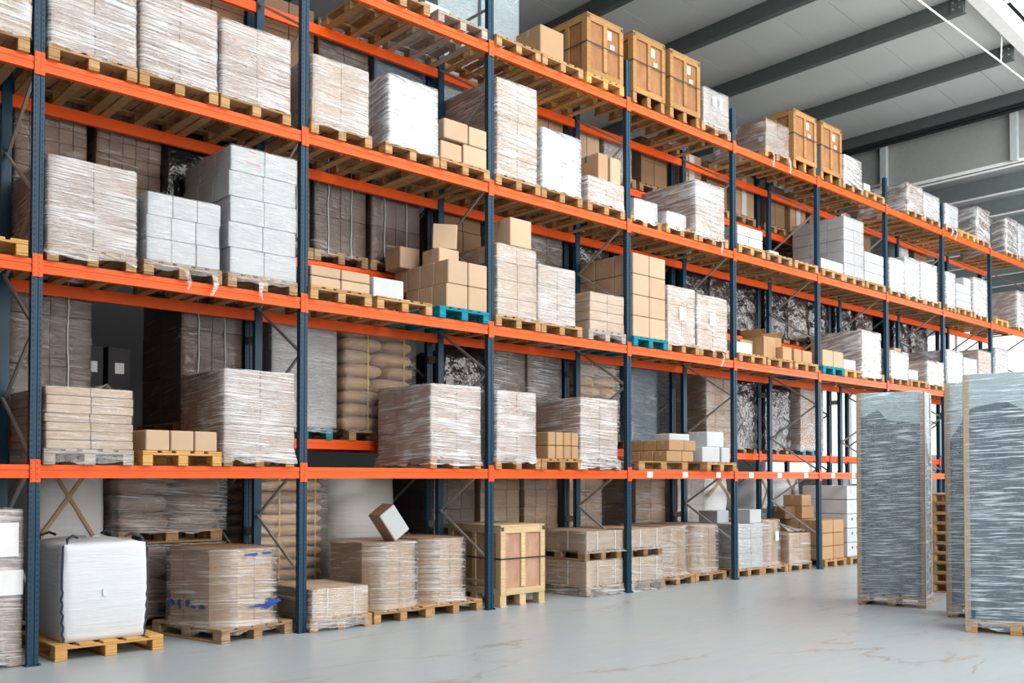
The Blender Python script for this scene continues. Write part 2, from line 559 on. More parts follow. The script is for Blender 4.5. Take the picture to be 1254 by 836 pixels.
# ------------------------------------------------------------------ the hall
def hall():
    mb = MB()
    mb.box((10, -6, -0.15), (64, 44, 0.3))
    struct('floor', mb.mesh('floor', 'concrete'), label='pale grey sealed concrete warehouse floor')

    # floor cracks and scuffs: thin worn lines of bare tan concrete
    slope = -0.07

    def zr(x):
        return 11.62 + slope * x
    ceil = struct('ceiling', None, label='grey ribbed roof sheets')
    L = 19.9 + 12
    ang = math.atan(-slope)
    pm = {}
    for k in range(26):
        y0 = -13.12 + k * 1.0
        if -3.9 < y0 + 0.5 < -2.3:
            continue
        me = pm.get('p')
        if me is None:
            m2 = MB()
            m2.prism([(-0.494, 0.0), (-0.494, 0.08), (0.494, 0.08), (0.494, 0.0)], 'x', -L / 2, L / 2)
            me = pm['p'] = m2.mesh('roof_panel', 'roof_sheet')
        xc = 19.9 - L / 2
        obj('roof_panel', me, ceil, (xc, y0 + 0.5, zr(xc)), (0, ang, 0))
    # thin backing above the joints
    m2 = MB()
    m2.box((0, 0, 0), (L, 9.0, 0.05))
    m3 = MB()
    m3.box((0, 0, 0), (L, 15.2, 0.05))
    obj('roof_backing', m2.mesh('roof_backing', 'roof_steel'), ceil, (19.9 - L / 2, -8.62, zr(19.9 - L / 2) + 0.12), (0, ang, 0))
    obj('roof_backing', m3.mesh('roof_backing', 'roof_steel'), ceil, (19.9 - L / 2, 5.45, zr(19.9 - L / 2) + 0.12), (0, ang, 0))
    # purlins across the rack
    n = 0
    for x in (-2.4, -0.2, 2.0, 4.2, 6.4, 8.6, 10.8, 13.03, 15.25, 17.60):
        n += 1
        mb = MB()
        y0, y1 = -2.03, 13.0
        zc = zr(x) - 0.15
        mb.box((0, (y0 + y1) / 2, 0.135), (0.16, y1 - y0, 0.02))
        mb.box((0, (y0 + y1) / 2, 0.0), (0.03, y1 - y0, 0.27))
        mb.box((0, (y0 + y1) / 2, -0.135), (0.16, y1 - y0, 0.02))
        mb.box((-0.085, y0 + 0.12, 0.0), (0.02, 0.24, 0.27))
        for yy, zz in ((0.06, 0.06), (0.18, 0.06), (0.06, -0.06), (0.18, -0.06)):
            mb.box((-0.10, y0 + yy, zz), (0.015, 0.035, 0.035), 1)
        # bridging on the side keeps the web closed as in a cold rolled section
        mb.box((-0.07, (y0 + y1) / 2, 0.0), (0.015, y1 - y0, 0.25))
        struct('trim_%d' % n, mb.mesh('purlin', ['roof_steel', 'galvanised']), (x, 0, zc), label='dark grey steel roof beam')
    # deep end beam, gable wall and its posts
    mb = MB()
    mb.box((19.85, 0, 10.16), (0.34, 26, 0.36))
    mb.box((19.80, 0, 9.93), (0.10, 26, 0.05), 1)
    mb.box((19.79, 0, 9.86), (0.06, 26, 0.04), 1)
    struct('trim_11', mb.mesh('end_beam', ['roof_steel', 'hole_dark']), label='deep dark end beam with cable tray')
    mb = MB()
    mb.box((20.05, 0, 9.42), (0.12, 26, 1.2))
    wall = struct('wall_right', mb.mesh('gable_wall', 'wall_steel'), label='grey gable wall above the opening')
    for y in (1.81, -1.21, -4.3, 4.8):
        m2 = MB()
        m2.box((0, 0, 0), (0.16, 0.12, 1.1))
        m2.box((-0.085, 0, 0), (0.02, 0.15, 1.1))
        obj('wall_post', m2.mesh('wall_post', 'post_steel'), wall, (19.93, y, 9.33))
    m2 = MB()
    m2.box((20.02, 0, 8.80), (0.09, 26, 0.05))
    obj('wall_sill', m2.mesh('wall_sill', 'white_paint'), wall)
    # column under the gable behind the rack
    # annex beyond the opening: bright sheets between deep purlins
    mb = MB()
    mb.box((31.0, 0, 9.62), (22, 30, 0.1))
    struct('ceiling_annex', mb.mesh('annex_roof', 'annex_sheet'), label='white ceiling of the annex beyond')
    for k in range(9):
        mb = MB()
        mb.box((0, 0, 0), (0.10, 30, 0.42))
        mb.box((0.0, 0, -0.215), (0.14, 30, 0.015), 1)  # bottom flange coloured white to stand in for its lit edge
        struct('trim_%d' % (12 + k), mb.mesh('annex_purlin', ['annex_steel', 'white_paint']), (21.4 + k * 2.1, 0, 9.36), label='grey green purlin of the annex')
    # far end wall with tall bright windows
    mb = MB()
    mb.box((42.1, -2, 4.8), (0.2, 32, 9.6))
    struct('wall_end', mb.mesh('end_wall', 'white_paint'))
    for k in range(5):
        w = struct('window_%d' % (k + 2), None, (41.95, -14 + k * 5.6, 5.6))
        mb = MB()
        mb.box((0, 0, 0), (0.02, 4.6, 5.6))
        obj('pane', mb.mesh('pane', 'window_daylight'), w)
        mb = MB()
        for yy in (-2.35, -0.78, 0.78, 2.35):
            mb.box((-0.05, yy, 0), (0.1, 0.1, 5.8))
        for zz in (-2.85, 0, 2.85):
            mb.box((-0.05, 0, zz), (0.1, 4.8, 0.1))
        obj('window_frame', mb.mesh('window_frame', 'white_paint'), w)
    # back wall far behind the racks
    mb = MB()
    mb.box((10, 13.2, 5.2), (64, 0.2, 10.6))
    struct('wall_back', mb.mesh('back_wall', 'wall_dark'))
    mb = MB()
    mb.box((-9.1, -1, 6), (0.2, 30, 12.6))
    struct('wall_left', mb.mesh('left_wall', 'wall_dark'))
    w = struct('window_7', None, (36.5, 13.05, 4.2))
    mb = MB()
    mb.box((0, 0, 0), (9, 0.02, 5.5))
    obj('pane', mb.mesh('pane', 'window_daylight'), w)
    mb = MB()
    for k in range(6):
        mb.box((-4.5 + 1.8 * k, -0.05, 0), (0.1, 0.1, 5.6))
    obj('window_frame', mb.mesh('window_frame', 'white_paint'), w)
    # roof skylight over the aisle
    sk = struct('window_1', None, (19.9 - L / 2, -3.14, zr(19.9 - L / 2)), (0, ang, 0), label='long bright skylight strip with white curb')
    mb = MB()
    mb.box((0, 0, 0.42), (L, 1.7, 0.03))
    obj('pane', mb.mesh('pane', 'skylight_sheet'), sk)
    for s in (-1, 1):
        mb = MB()
        mb.box((0, 0.98 * s, 0.17), (L, 0.06, 0.55))
        mb.box((0, 0.92 * s, -0.11), (L, 0.24, 0.05))
        obj('skylight_curb', mb.mesh('skylight_curb', 'white_paint'), sk)
    m2 = MB()
    for k in range(14):
        m2.box((-L / 2 + 1 + 2.3 * k, 0, 0.38), (0.06, 1.8, 0.06))
    obj('glazing_bar', m2.mesh('glazing_bar', 'white_paint'), sk)
    # suspension cable along the aisle with its hanger
    c = empty('suspension_cable', (0, 0, 0), 0, 'thin white cable strung below the roof beside the skylight', 'cable')
    mb = MB()
    mb.tube([(-8, -2.04, 9.8), (10, -2.04, 9.8), (16.9, -2.04, 9.82), (19.6, -2.04, 9.8)], 0.017)
    obj('wire', mb.mesh('wire', 'white_paint', True), c)
    mb = MB()
    mb.tube([(16.9, -2.04, 9.82), (16.9, -2.06, 10.38)], 0.012)
    mb.box((16.9, -2.06, 10.39), (0.08, 0.08, 0.03))
    obj('hanger', mb.mesh('hanger', 'white_paint'), c)


hall()

# ------------------------------------------------------------------ pallet racks
UPH = 7.87


def upright_mesh(nm):
    mb = MB()
    mb.prism([(-.046, -.035), (-.013, -.035), (-.008, -.027), (.008, -.027), (.013, -.035), (.046, -.035),
              (.046, .035), (-.046, .035)], 'z', 0, UPH)
    for k in range(int((UPH - 0.15) / 0.05)):
        z = 0.1 + 0.05 * k
        for xx in (-.029, .029):
            mb.poly([(xx - .008, -.0356, z + .011), (xx - .004, -.0356, z - .013), (xx + .004, -.0356, z - .013), (xx + .008, -.0356, z + .011)], 1)
        for yy in (-.015, .015):
            mb.poly([(-.0466, yy + .006, z - .012), (-.0466, yy - .006, z - .012), (-.0466, yy - .006, z + .012), (-.0466, yy + .006, z + .012)], 1)
    return mb.mesh(nm, ['upright_blue', 'hole_dark'])


def beam_mesh(nm, ln):
    mb = MB()
    mb.prism([(-.03, -.06), (-.03, -.016), (-.024, -.010), (-.024, .008), (-.03, .014), (-.03, .06), (.02, .06), (.02, -.06)], 'x', -ln / 2, ln / 2)
    return mb.mesh(nm, 'beam_orange')


def connector_mesh(nm):
    mb = MB()
    mb.box((0, -.039, 0), (.042, .007, .205))
    mb.box((0.019, -.030, 0), (.006, .022, .205))
    for zz in (-.075, -.03, .02, .07):
        mb.poly([(-.014, -.0428, zz - .010), (-.004, -.0428, zz - .010), (-.004, -.0428, zz + .010), (-.014, -.0428, zz + .010)], 1)
    return mb.mesh(nm, ['beam_orange', 'hole_red'])


def rack(name, y0, y1, beams, n0, n1, label):
    root = empty(name, (0, y0, 0), 0, label, 'rack')
    um, bm, cm = upright_mesh('upright'), beam_mesh('beam', BAYW - 0.094), connector_mesh('connector')
    D = y1 - y0
    foot = MB()
    foot.box((0, 0, .004), (.13, .12, .008))
    for s in (-1, 1):
        foot.box((.05 * s, -.045, .014), (.018, .018, .014))
    fm = foot.mesh('foot_plate', 'upright_blue')
    half = 0.6
    dz = math.hypot(D - .06, half)
    br = cbox(0.028, dz, 0.030, 'galvanised', .003)
    ba = math.atan2(half, D - .06)
    tie = cbox(0.028, D - .06, 0.030, 'galvanised', .003)
    for n in range(n0, n1 + 1):
        for k, yy in enumerate((0, D)):
            u = obj('upright', um, root, (n * BAYW, yy, 0), (0, 0, 0 if k == 0 else math.pi))
            obj('foot_plate', fm, u)
        obj('brace', tie, root, (n * BAYW, D / 2, 0.35))
        obj('brace', tie, root, (n * BAYW, D / 2, UPH - 0.12))
        z, i = 0.65, 0
        while z + half < UPH - 0.1:
            # even: front low -> rear high; odd: rear low -> front high
            obj('brace', br, root, (n * BAYW + (0.012 if i % 2 else -0.012), D / 2, z + half / 2), (ba if i % 2 == 0 else -ba, 0, 0))
            z += half
            i += 1
    for lv, zt in beams.items():
        for n in range(n0, n1):
            xc = (n + .5) * BAYW
            for k, yy in enumerate((0, D)):
                b = obj('beam', bm, root, (xc, yy - .004 if k == 0 else yy + .004, zt - .06), (0, 0, 0 if k == 0 else math.pi))
                for s in (-1, 1):
                    obj('beam_connector', cm, b, (s * (BAYW / 2 - .0225), 0, 0.005), (0, 0, 0))
    return root


fr = rack('pallet_rack', 0.0, 1.03, {k: v for k, v in ZB.items() if k}, -1, 9,
          'long front pallet rack with blue uprights and orange beams')
br_ = rack('pallet_rack', 1.28, 2.31, {k: v for k, v in ZBB.items() if k}, -1, 9,
           'second pallet rack standing back to back behind the front rack')
sp = cbox(0.05, 0.20, 0.09, 'galvanised', .004)
for n in range(0, 10):
    for z in (1.05, 3.30, 5.75, 7.4):
        obj('row_spacer', sp, fr, (n * BAYW, 1.155, z))
# white location labels on the lowest front beam
lb = cbox(0.13, 0.003, 0.085, 'sticker', .0005)
tags = [obj('location_label', lb, fr, (x, -.0365, 1.73)) for x in (8.57, 9.43, 10.31, 11.25, 12.13, 13.0, 13.96, 14.74, 15.6)]


# ------------------------------------------------------------------ pallets
PALLETS = []


def pallet(xc, yc, z, rz=0.0, mat='wood', label='', w=0.8, d=1.2, group=None):
    """block pallet, deck boards and skids along d (local y)"""
    r = empty('pallet', (xc, yc, z), rz, label, 'pallet', group)
    PALLETS.append((r, d if abs(rz) > 1 else w, group))
    bw = 0.1 if w < .9 else 0.11
    bx = [-(w - bw) / 2, 0, (w - bw) / 2]
    by = [-(d - .145) / 2, 0, (d - .145) / 2]
    for x in bx:
        obj('bottom_board', cbox(bw, d, .021, mat), r, (x, 0, .0115))
        for y in by:
            obj('block', cbox(bw, .145, .078, mat, .005), r, (x, y, .062))
    for y in by:
        obj('cross_board', cbox(w, .145, .021, mat), r, (0, y, .1125))
    n = 5
    widths = (.145, .1, .145, .1, .145) if w < .9 else (.145, .145, .145, .145, .145)
    gap = (w - sum(widths)) / 4
    x = -w / 2
    for i in range(n):
        obj('deck_board', cbox(widths[i], d, .021, mat), r, (x + widths[i] / 2, RND.uniform(-.004, .004), .1335))
        x += widths[i] + gap
    return r


PH = 0.145


def pal_for(x, lvl, back, z, mat='wood', yc=None, rz=0, w=.8, d=1.2, extra=''):
    words = {'wood': 'light wooden pallet', 'wood_yellow': 'yellow new wooden pallet', 'wood_old': 'dark worn wooden pallet',
             'wood_grey': 'weathered grey wooden pallet', 'wood_teal': 'teal painted wooden pallet'}[mat]
    if yc is None:
        yc = (1.28 + .515 + (.15 if lvl == 0 else 0)) if back else .515
    return pallet(x, yc, z, rz, mat, '%s%s at %s' % (words, extra, place_words(x, lvl, back)), w, d,
                  'pallets in the back rack' if back else 'pallets in the front rack')


# ------------------------------------------------------------------ stretch film shell
def film_shell(w, d, h, zlow, mat, amp=.004, r=.03, gap=.007, fold=.10, cham=None, flare=0.0, seed=0):
    rr = random.Random(seed)
    pts = []

    def side(a, b, nx, ny):
        ln = math.dist(a, b)
        k = max(2, int(ln / .085))
        for i in range(k):
            t = i / k
            pts.append((a[0] + (b[0] - a[0]) * t, a[1] + (b[1] - a[1]) * t, nx, ny))
    hw, hd = w / 2, d / 2
    c = cham if cham else r
    s2 = math.sqrt(.5)
    side((-hw + c, -hd), (hw - c, -hd), 0, -1)
    side((hw - c, -hd), (hw, -hd + c), s2, -s2)
    side((hw, -hd + c), (hw, hd - c), 1, 0)
    side((hw, hd - c), (hw - c, hd), s2, s2)
    side((hw - c, hd), (-hw + c, hd), 0, 1)
    side((-hw + c, hd), (-hw, hd - c), -s2, s2)
    side((-hw, hd - c), (-hw, -hd + c), -1, 0)
    side((-hw, -hd + c), (-hw + c, -hd), -s2, -s2)
    rows = max(5, int((h - zlow) / .075))
    mb = MB()
    n = len(pts)
    wob = [rr.uniform(-1, 1) for _ in range(n)]
    for j in range(rows + 1):
        z = zlow + (h - zlow) * j / rows
        for i, (x, y, nx, ny) in enumerate(pts):
            o = gap + amp * rr.uniform(-.6, 1.0)
            zz = z
            if j == 0:
                zz += rr.uniform(-.02, .025)
                o += flare + rr.uniform(0, .012)
            elif j == 1:
                o += flare * .5
            if j == rows:
                zz = h + .002
                o = gap * .6
            mb.v.append((x + nx * o, y + ny * o, zz))
    for i, (x, y, nx, ny) in enumerate(pts):         # folded over the top edge
        f = fold * rr.uniform(.6, 1.3)
        mb.v.append((x * (1 - f / max(hw, .1)), y * (1 - f / max(hd, .1)), h + .007 + rr.uniform(0, .008)))
    for j in range(rows + 1):
        for i in range(n):
            i2 = (i + 1) % n
            mb.f.append((j * n + i, j * n + i2, (j + 1) * n + i2, (j + 1) * n + i))
    mb.mi = [0] * len(mb.f)
    return mb.mesh('stretch_film', mat, True)


def film_tail(parent, x, y, z, ln, seed=1, w=.035):
    """loose end of film hanging down in front of the beam"""
    rr = random.Random(seed)
    mb = MB()
    k = 7
    for i in range(k + 1):
        t = i / k
        ww = w * (1 - .5 * t) * rr.uniform(.6, 1.2)
        cx = .04 * math.sin(3 * t + seed) * t
        yy = -.015 - .02 * math.sin(4 * t)
        mb.v += [(cx - ww, yy, -ln * t), (cx + ww * .3, yy - .012, -ln * t - .01), (cx + ww, yy + .008, -ln * t)]
    for i in range(k):
        b = i * 3
        mb.f += [(b, b + 1, b + 4, b + 3), (b + 1, b + 2, b + 5, b + 4)]
    mb.mi = [0] * len(mb.f)
    return obj('film_tail', mb.mesh('film_tail', 'film_hazy', True), parent, (x, y, z))


SEED = [100]


def nseed():
    SEED[0] += 1
    return SEED[0]


# ------------------------------------------------------------------ wrapped loads of cartons
def wrapped(x0, x1, h, lvl, desc, cart='kraft', nx=2, nz=3, ny=3, film_m='film_clear', back=False, depth=1.12, y0=None,
            pal='wood', rz=0.0, sticker=0, zbase=None, jit=.004, low=-.07, tail=None, flare=.0, top_jit=0, word='wrapped_load',
            pw=.8, group='film wrapped pallet loads', place=True, pal_w=None, red_print=False, cords=0):
    zb = (ZBB if back else ZB)[lvl] if zbase is None else zbase
    w = x1 - x0
    bay = math.floor((x0 + x1) / 2 / BAYW)
    x0 = min(max(x0, bay * BAYW + .068), (bay + 1) * BAYW - .068 - w)
    x1 = x0 + w
    xc = (x0 + x1) / 2
    if y0 is None:
        y0 = (1.365 if lvl == 0 else 1.215) if back else -.075
    yc = y0 + depth / 2
    z = zb
    if pal:
        pal_for(xc, lvl, back, zb, pal, w=pw if pal_w is None else pal_w, yc=y0 - .005 + .6 if depth > .9 else y0 + .595, rz=rz)
        z = zb + PH
    H = h - (z - zb)
    lab = '%s at %s' % (desc, place_words(xc, lvl, back)) if place else desc
    r = empty(word, (xc, yc, z), rz, lab, 'pallet load', group)
    rr = random.Random(nseed())
    cw, cd, ch = w / nx, depth / ny, H / nz
    for k in range(nz):
        off = rr.uniform(-jit, jit) * 2
        for i in range(nx):
            for j in range(ny):
                if 0 < i < nx - 1 and 0 < j and k < nz - 1:
                    continue
                if back and j > 1:
                    continue
                m = cbox(cw - .007, cd - .007, ch - .005, cart, .006)
                c = obj('carton', m, r, (-w / 2 + cw * (i + .5) + off + rr.uniform(-jit, jit) * .3,
                                         -depth / 2 + cd * (j + .5) + rr.uniform(-jit, jit) * .3, ch * (k + .5)))
                if sticker and i == 0 and (sticker > 1 or k == nz - 1):
                    obj('sticker', cbox(.003, min(.1, cd * .45), min(.085, ch * .45), 'sticker_grey', .0008), c,
                        (-cw / 2 + .002, (-.22 if j == 0 else .2) * cd, ch * .16))
                if red_print and j == 0 and i == 0 and k == nz - 1:
                    obj('red_mark', cbox(.09, .002, .012, 'print_red', .0005), c, (.05, -cd / 2 + .0025, .10), (0, .12, 0))
                    obj('red_mark', cbox(.16, .002, .014, 'print_red', .0005), c, (.06, -cd / 2 + .0025, -.02), (0, .05, 0))
    if film_m:
        lump = 'plastic' in film_m
        obj('stretch_film', film_shell(w + 2 * jit, depth + 2 * jit, H, low, film_m, seed=nseed(), flare=flare, amp=.03 if lump else .004,
                                       gap=.03 if lump else .007), r)
    for q in range(cords):
        m2 = MB()
        xx = -w / 2 + w * (q + .6) / (cords + .3)
        m2.tube([(xx + rr.uniform(-.012, .012), -depth / 2 - .022, H * k / 8 - .05) for k in range(9)], .006, 5)
        obj('cord', m2.mesh('cord', 'white_strap', True), r)
    if tail:
        for t in tail:
            film_tail(r, t * w / 2, -depth / 2 - .02, -.06, RND.uniform(.16, .3), nseed())
    return r


# ------------------------------------------------------------------ single boxes
def box(x0, x1, y0, y1, z0, z1, mat, label, group=None, rz=0.0, tape='tape', rot=None, open_top=False, name='cardboard_box', seam=True):
    w, d, h = x1 - x0, y1 - y0, z1 - z0
    c = ((x0 + x1) / 2, (y0 + y1) / 2, (z0 + z1) / 2)
    if open_top:
        mb = MB()
        t = .006
        mb.box((0, 0, -h / 2 + t / 2), (w, d, t))
        mb.box((-w / 2 + t / 2, 0, 0), (t, d, h))
        mb.box((w / 2 - t / 2, 0, 0), (t, d, h))
        mb.box((0, -d / 2 + t / 2, 0), (w, t, h))
        mb.box((0, d / 2 - t / 2, 0), (w, t, h))
        me = mb.mesh('open_box', mat)
    else:
        me = cbox(w - .008, d - .006, h - .004, mat, .009)
        c = (c[0], c[1], c[2] - .002)
    o = tag(obj(name, me, None, c, rot if rot else (0, 0, rz)), label, 'box', group)
    if open_top:
        for sx, a in ((-1, -.5), (1, .6)):
            obj('flap', cbox(.004, d * .95, w * .4, mat, .001), o, (sx * (w / 2 + .05), 0, h / 2 + .06), (0, sx * .7, 0))
    elif tape:
        obj('tape', cbox(w - .02, .05, .0015, tape, .0003), o, (0, 0, h / 2 - .001))
        obj('tape', cbox(.0015, .05, min(.09, h * .35), tape, .0003), o, (-w / 2 + .0036, 0, h / 2 - .01 - min(.09, h * .35) / 2))
        obj('tape', cbox(.0015, .05, min(.09, h * .35), tape, .0003), o, (w / 2 - .0036, 0, h / 2 - .01 - min(.09, h * .35) / 2))
    return o


# ------------------------------------------------------------------ wooden crates
def crate(x0, x1, h, y0, d, zb, lab, wm='crate_wood', pm='plywood', feet=.16, sticker=True, solid_feet=False):
    w = x1 - x0
    r = empty('wooden_crate', ((x0 + x1) / 2, y0 + d / 2, zb), 0, lab, 'crate', 'wooden shipping crates')
    H = h - feet
    b, t = .085, .022
    # panels
    for s in (-1, 1):
        obj('panel', cbox(w - .05, .012, H - .02, pm, .001), r, (0, s * (d / 2 - .03), feet + H / 2))
        obj('panel', cbox(.012, d - .05, H - .02, pm, .001), r, (s * (w / 2 - .03), 0, feet + H / 2))
    obj('lid', cbox(w, d, .018, wm, .002), r, (0, 0, feet + H - .009))
    # frames
    for s in (-1, 1):
        for e in (-1, 1):
            obj('frame_board', cbox(b, t, H - .022, wm, .003), r, (e * (w / 2 - b / 2), s * (d / 2 - t / 2), feet + H / 2 - .011))
            obj('frame_board', cbox(t, b, H - .022, wm, .003), r, (e * (w / 2 - t / 2), s * (d / 2 - t - b / 2), feet + H / 2 - .011))
        obj('frame_board', cbox(b * .9, t, H - .2, wm, .003), r, (0, s * (d / 2 - t / 2), feet + H / 2))
        obj('frame_board', cbox(t, b * .9, H - .2, wm, .003), r, (s * (w / 2 - t / 2), 0, feet + H / 2))
        for zz in (feet + b / 2, feet + H - b / 2 - .02):
            obj('frame_board', cbox(w - 2 * b, t, b, wm, .003), r, (0, s * (d / 2 - t / 2), zz))
            obj('frame_board', cbox(t, d - 2 * (b + t), b, wm, .003), r, (s * (w / 2 - t / 2), 0, zz))
    zs = feet + H * .52
    for s in (-1, 1):
        obj('strap', cbox(w + .006, .004, .018, 'black_strap', .001), r, (0, s * (d / 2 + .002), zs))
        obj('strap', cbox(.004, d + .006, .018, 'black_strap', .001), r, (s * (w / 2 + .002), 0, zs))
        for e in (-1, 1):
            obj('corner_iron', cbox(.05, .004, .05, 'ink_dark', .001), r, (e * (w / 2 - .03), s * (d / 2 + .0015), feet + H - .05))
    if sticker:
        obj('sticker', cbox(.085, .002, .13, 'sticker', .0006), r, (.11, -d / 2 + .022, feet + H * .78))
        obj('sticker', cbox(.085, .002, .06, 'sticker', .0006), r, (.17, -d / 2 + .022, feet + H * .60))
    if feet > .02:
        for e in (-1, 0, 1):
            for q in (-1, 0, 1):
                obj('foot', cbox(b if not solid_feet else .11, .12, feet - .022, wm, .004), r, (e * (w / 2 - b / 2 - .01 * abs(e)), q * (d / 2 - .07), (feet - .022) / 2 + .022))
            obj('skid', cbox(b if not solid_feet else .11, d, .022, wm, .003), r, (e * (w / 2 - b / 2 - .01 * abs(e)), 0, .011))
    return r


# ------------------------------------------------------------------ sacks
def sack_mesh(w, d, h, mat, seed):
    key = ('sack', round(w, 2), round(d, 2), round(h, 3), mat, seed)
    if key in CACHE:
        return CACHE[key]
    rr = random.Random(seed * 77 + 5)
    mb = MB()
    nu, nv = 16, 8
    for j in range(nv + 1):
        ph = -math.pi / 2 + math.pi * j / nv
        for i in range(nu):
            th = 2 * math.pi * i / nu
            e1, e2 = .45, .75

            def pw(v, e):
                return math.copysign(abs(v) ** e, v)
            cx, cy = pw(math.cos(th), e1), pw(math.sin(th), e1)
            rz = pw(math.cos(ph), e2)
            mb.v.append((cx * rz * w / 2 * rr.uniform(.975, 1.0), cy * rz * d / 2 * rr.uniform(.975, 1.0), pw(math.sin(ph), .8) * h / 2))
    for j in range(nv):
        for i in range(nu):
            i2 = (i + 1) % nu
            mb.f.append((j * nu + i, j * nu + i2, (j + 1) * nu + i2, (j + 1) * nu + i))
    mb.mi = [0] * len(mb.f)
    CACHE[key] = mb.mesh('sack', mat, True)
    return CACHE[key]


def sacks(x0, x1, h, lvl, desc, layers, mat='sack_kraft', back=True, depth=1.1, y0=None, pal='wood_old', straps=True, film_m='film_thin',
          split=(.58, .42), zbase=None, pal_w=.8, place=True, rows=2, pal_rz=0.0):
    zb = (ZBB if back else ZB)[lvl] if zbase is None else zbase
    w, xc = x1 - x0, (x0 + x1) / 2
    if y0 is None:
        y0 = (1.365 if lvl == 0 else 1.215) if back else -.075
    z = zb
    if pal:
        pal_for(xc, lvl, back, zb, pal, w=pal_w, d=1.2 if abs(pal_rz) < .1 else 1.2, rz=pal_rz, extra='' if place else ' stacked above', yc=y0 + (.6 if abs(pal_rz) < .1 else .42))
        z += PH
    H = h - (z - zb)
    lab = '%s at %s' % (desc, place_words(xc, lvl, back)) if place else desc
    r = empty('sack_stack', (xc, y0 + depth / 2, z), 0, lab, 'pallet load', 'stacks of sacks')
    lh = H / layers
    for k in range(layers):
        sp = split if k % 2 == 0 else tuple(reversed(split))
        x = -w / 2
        for q, s in enumerate(sp):
            sw = s * w
            for j in range(rows):
                sd = depth / rows
                obj('sack', sack_mesh(sw * 1.02, sd * 1.02, lh * 1.12, mat, (k + q) % 4), r,
                    (x + sw / 2 + RND.uniform(-.012, .012), -depth / 2 + sd * (j + .5) + RND.uniform(-.01, .01), lh * (k + .5) - .002),
                    (0, 0, RND.uniform(-.02, .02) + (math.pi if (k + j) % 2 else 0)))
            x += sw
    if straps:
        for s in (-.18, .33):
            obj('strap', cbox(.014, .004, H, 'yellow_strap', .001), r, (s * w, -depth / 2 - .012, H / 2))
    if film_m:
        obj('stretch_film', film_shell(w + .02, depth + .03, H, -.03, film_m, amp=.015, gap=.012, seed=nseed()), r)
    return r


# ------------------------------------------------------------------ bulk bags
def bulk_bag(xc, yc, zb, w, d, h, rz, lab, mat='bag_white', seams=True, straps=None, bulge=.04, e=.15, group='white bulk bags', loops=True, top=.06):
    r = empty('bulk_bag', (xc, yc, zb), rz, lab, 'bag', group)
    rr = random.Random(nseed())
    mb = MB()
    nu, nv = 48, 20

    def pwv(v, ee):
        return math.copysign(abs(v) ** ee, v)

    def surf(th, t):
        """t 0..1 bottom to top edge"""
        b = 1 + bulge * math.sin(math.pi * min(1, t * 1.02)) - .03 * (1 - t)
        ee = e
        return (pwv(math.cos(th), ee) * w / 2 * b, pwv(math.sin(th), ee) * d / 2 * b, t * h)
    wob = [rr.uniform(-1, 1) for _ in range(nu)]
    for j in range(nv + 1):
        t = j / nv
        for i in range(nu):
            th = 2 * math.pi * i / nu
            x, y, z = surf(th, t)
            k = 1 + .006 * wob[i] * math.sin(5 * t + i) + .004 * rr.uniform(-1, 1)
            mb.v.append((x * k, y * k, z + (.012 * wob[i] if j == nv else 0)))
    rings = 4
    for q in range(1, rings + 1):
        s = 1 - q / (rings + .3)
        for i in range(nu):
            th = 2 * math.pi * i / nu
            x, y, z = surf(th, 1)
            mb.v.append((x * s, y * s, h + top * math.sin(q / rings * 1.5) * (.6 + .3 * math.sin(3 * th)) + rr.uniform(-.012, .012)))
    for j in range(nv + rings):
        for i in range(nu):
            i2 = (i + 1) % nu
            mb.f.append((j * nu + i, j * nu + i2, (j + 1) * nu + i2, (j + 1) * nu + i))
    mb.f.append(tuple((nv + rings) * nu + i for i in range(nu)))
    mb.f.append(tuple(reversed(range(nu))))
    mb.mi = [0] * len(mb.f)
    obj('bag_body', mb.mesh('bag_body', mat, True), r)
    if seams:
        for a in (-.75, -.25, .25, .75):
            th = a * math.pi
            m2 = MB()
            pts = []
            for k in range(26):
                t = k / 25
                x, y, z = surf(th, t)
                wv = .010 * math.sin(k * 2.1) if t < .55 else 0
                pts.append((x * 1.005 + wv, y * 1.005, z))
            m2.tube(pts, .011, 5)
            obj('seam', m2.mesh('seam', 'seam_navy', True), r)
            if loops:
                m2 = MB()
                x, y, z = surf(th, 1.0)
                m2.tube([(x, y, z - .35), (x * .97 + .02, y * 1.012, z - .05), (x * .90, y * .95, z + .055), (x * .72, y * .84, z + .085), (x * .58, y * .74, z + .06)], .014, 5)
                obj('lifting_loop', m2.mesh('lifting_loop', 'seam_navy', True), r)
    if straps:
        for (ax, az, bx, bz) in ((-.46, .50, .22, .99), (.46, .42, -.22, .99)):
            m2 = MB()
            pts = []
            for k in range(9):
                t = k / 8
                xx = (ax + (bx - ax) * t) * w
                zz = (az + (bz - az) * t)
                bb = 1 + bulge * math.sin(math.pi * zz)
                pts.append((xx, -d / 2 * bb - .012, zz * h))
            b = 0
            for p in pts:
                m2.v += [(p[0], p[1], p[2] - .036), (p[0], p[1], p[2] + .036), (p[0], p[1] + .008, p[2] + .036), (p[0], p[1] + .008, p[2] - .036)]
            for k in range(8):
                for c in range(4):
                    m2.f.append((k * 4 + c, k * 4 + (c + 1) % 4, k * 4 + 4 + (c + 1) % 4, k * 4 + 4 + c))
            m2.mi = [0] * len(m2.f)
            obj('strap', m2.mesh('strap', straps), r)
    return r


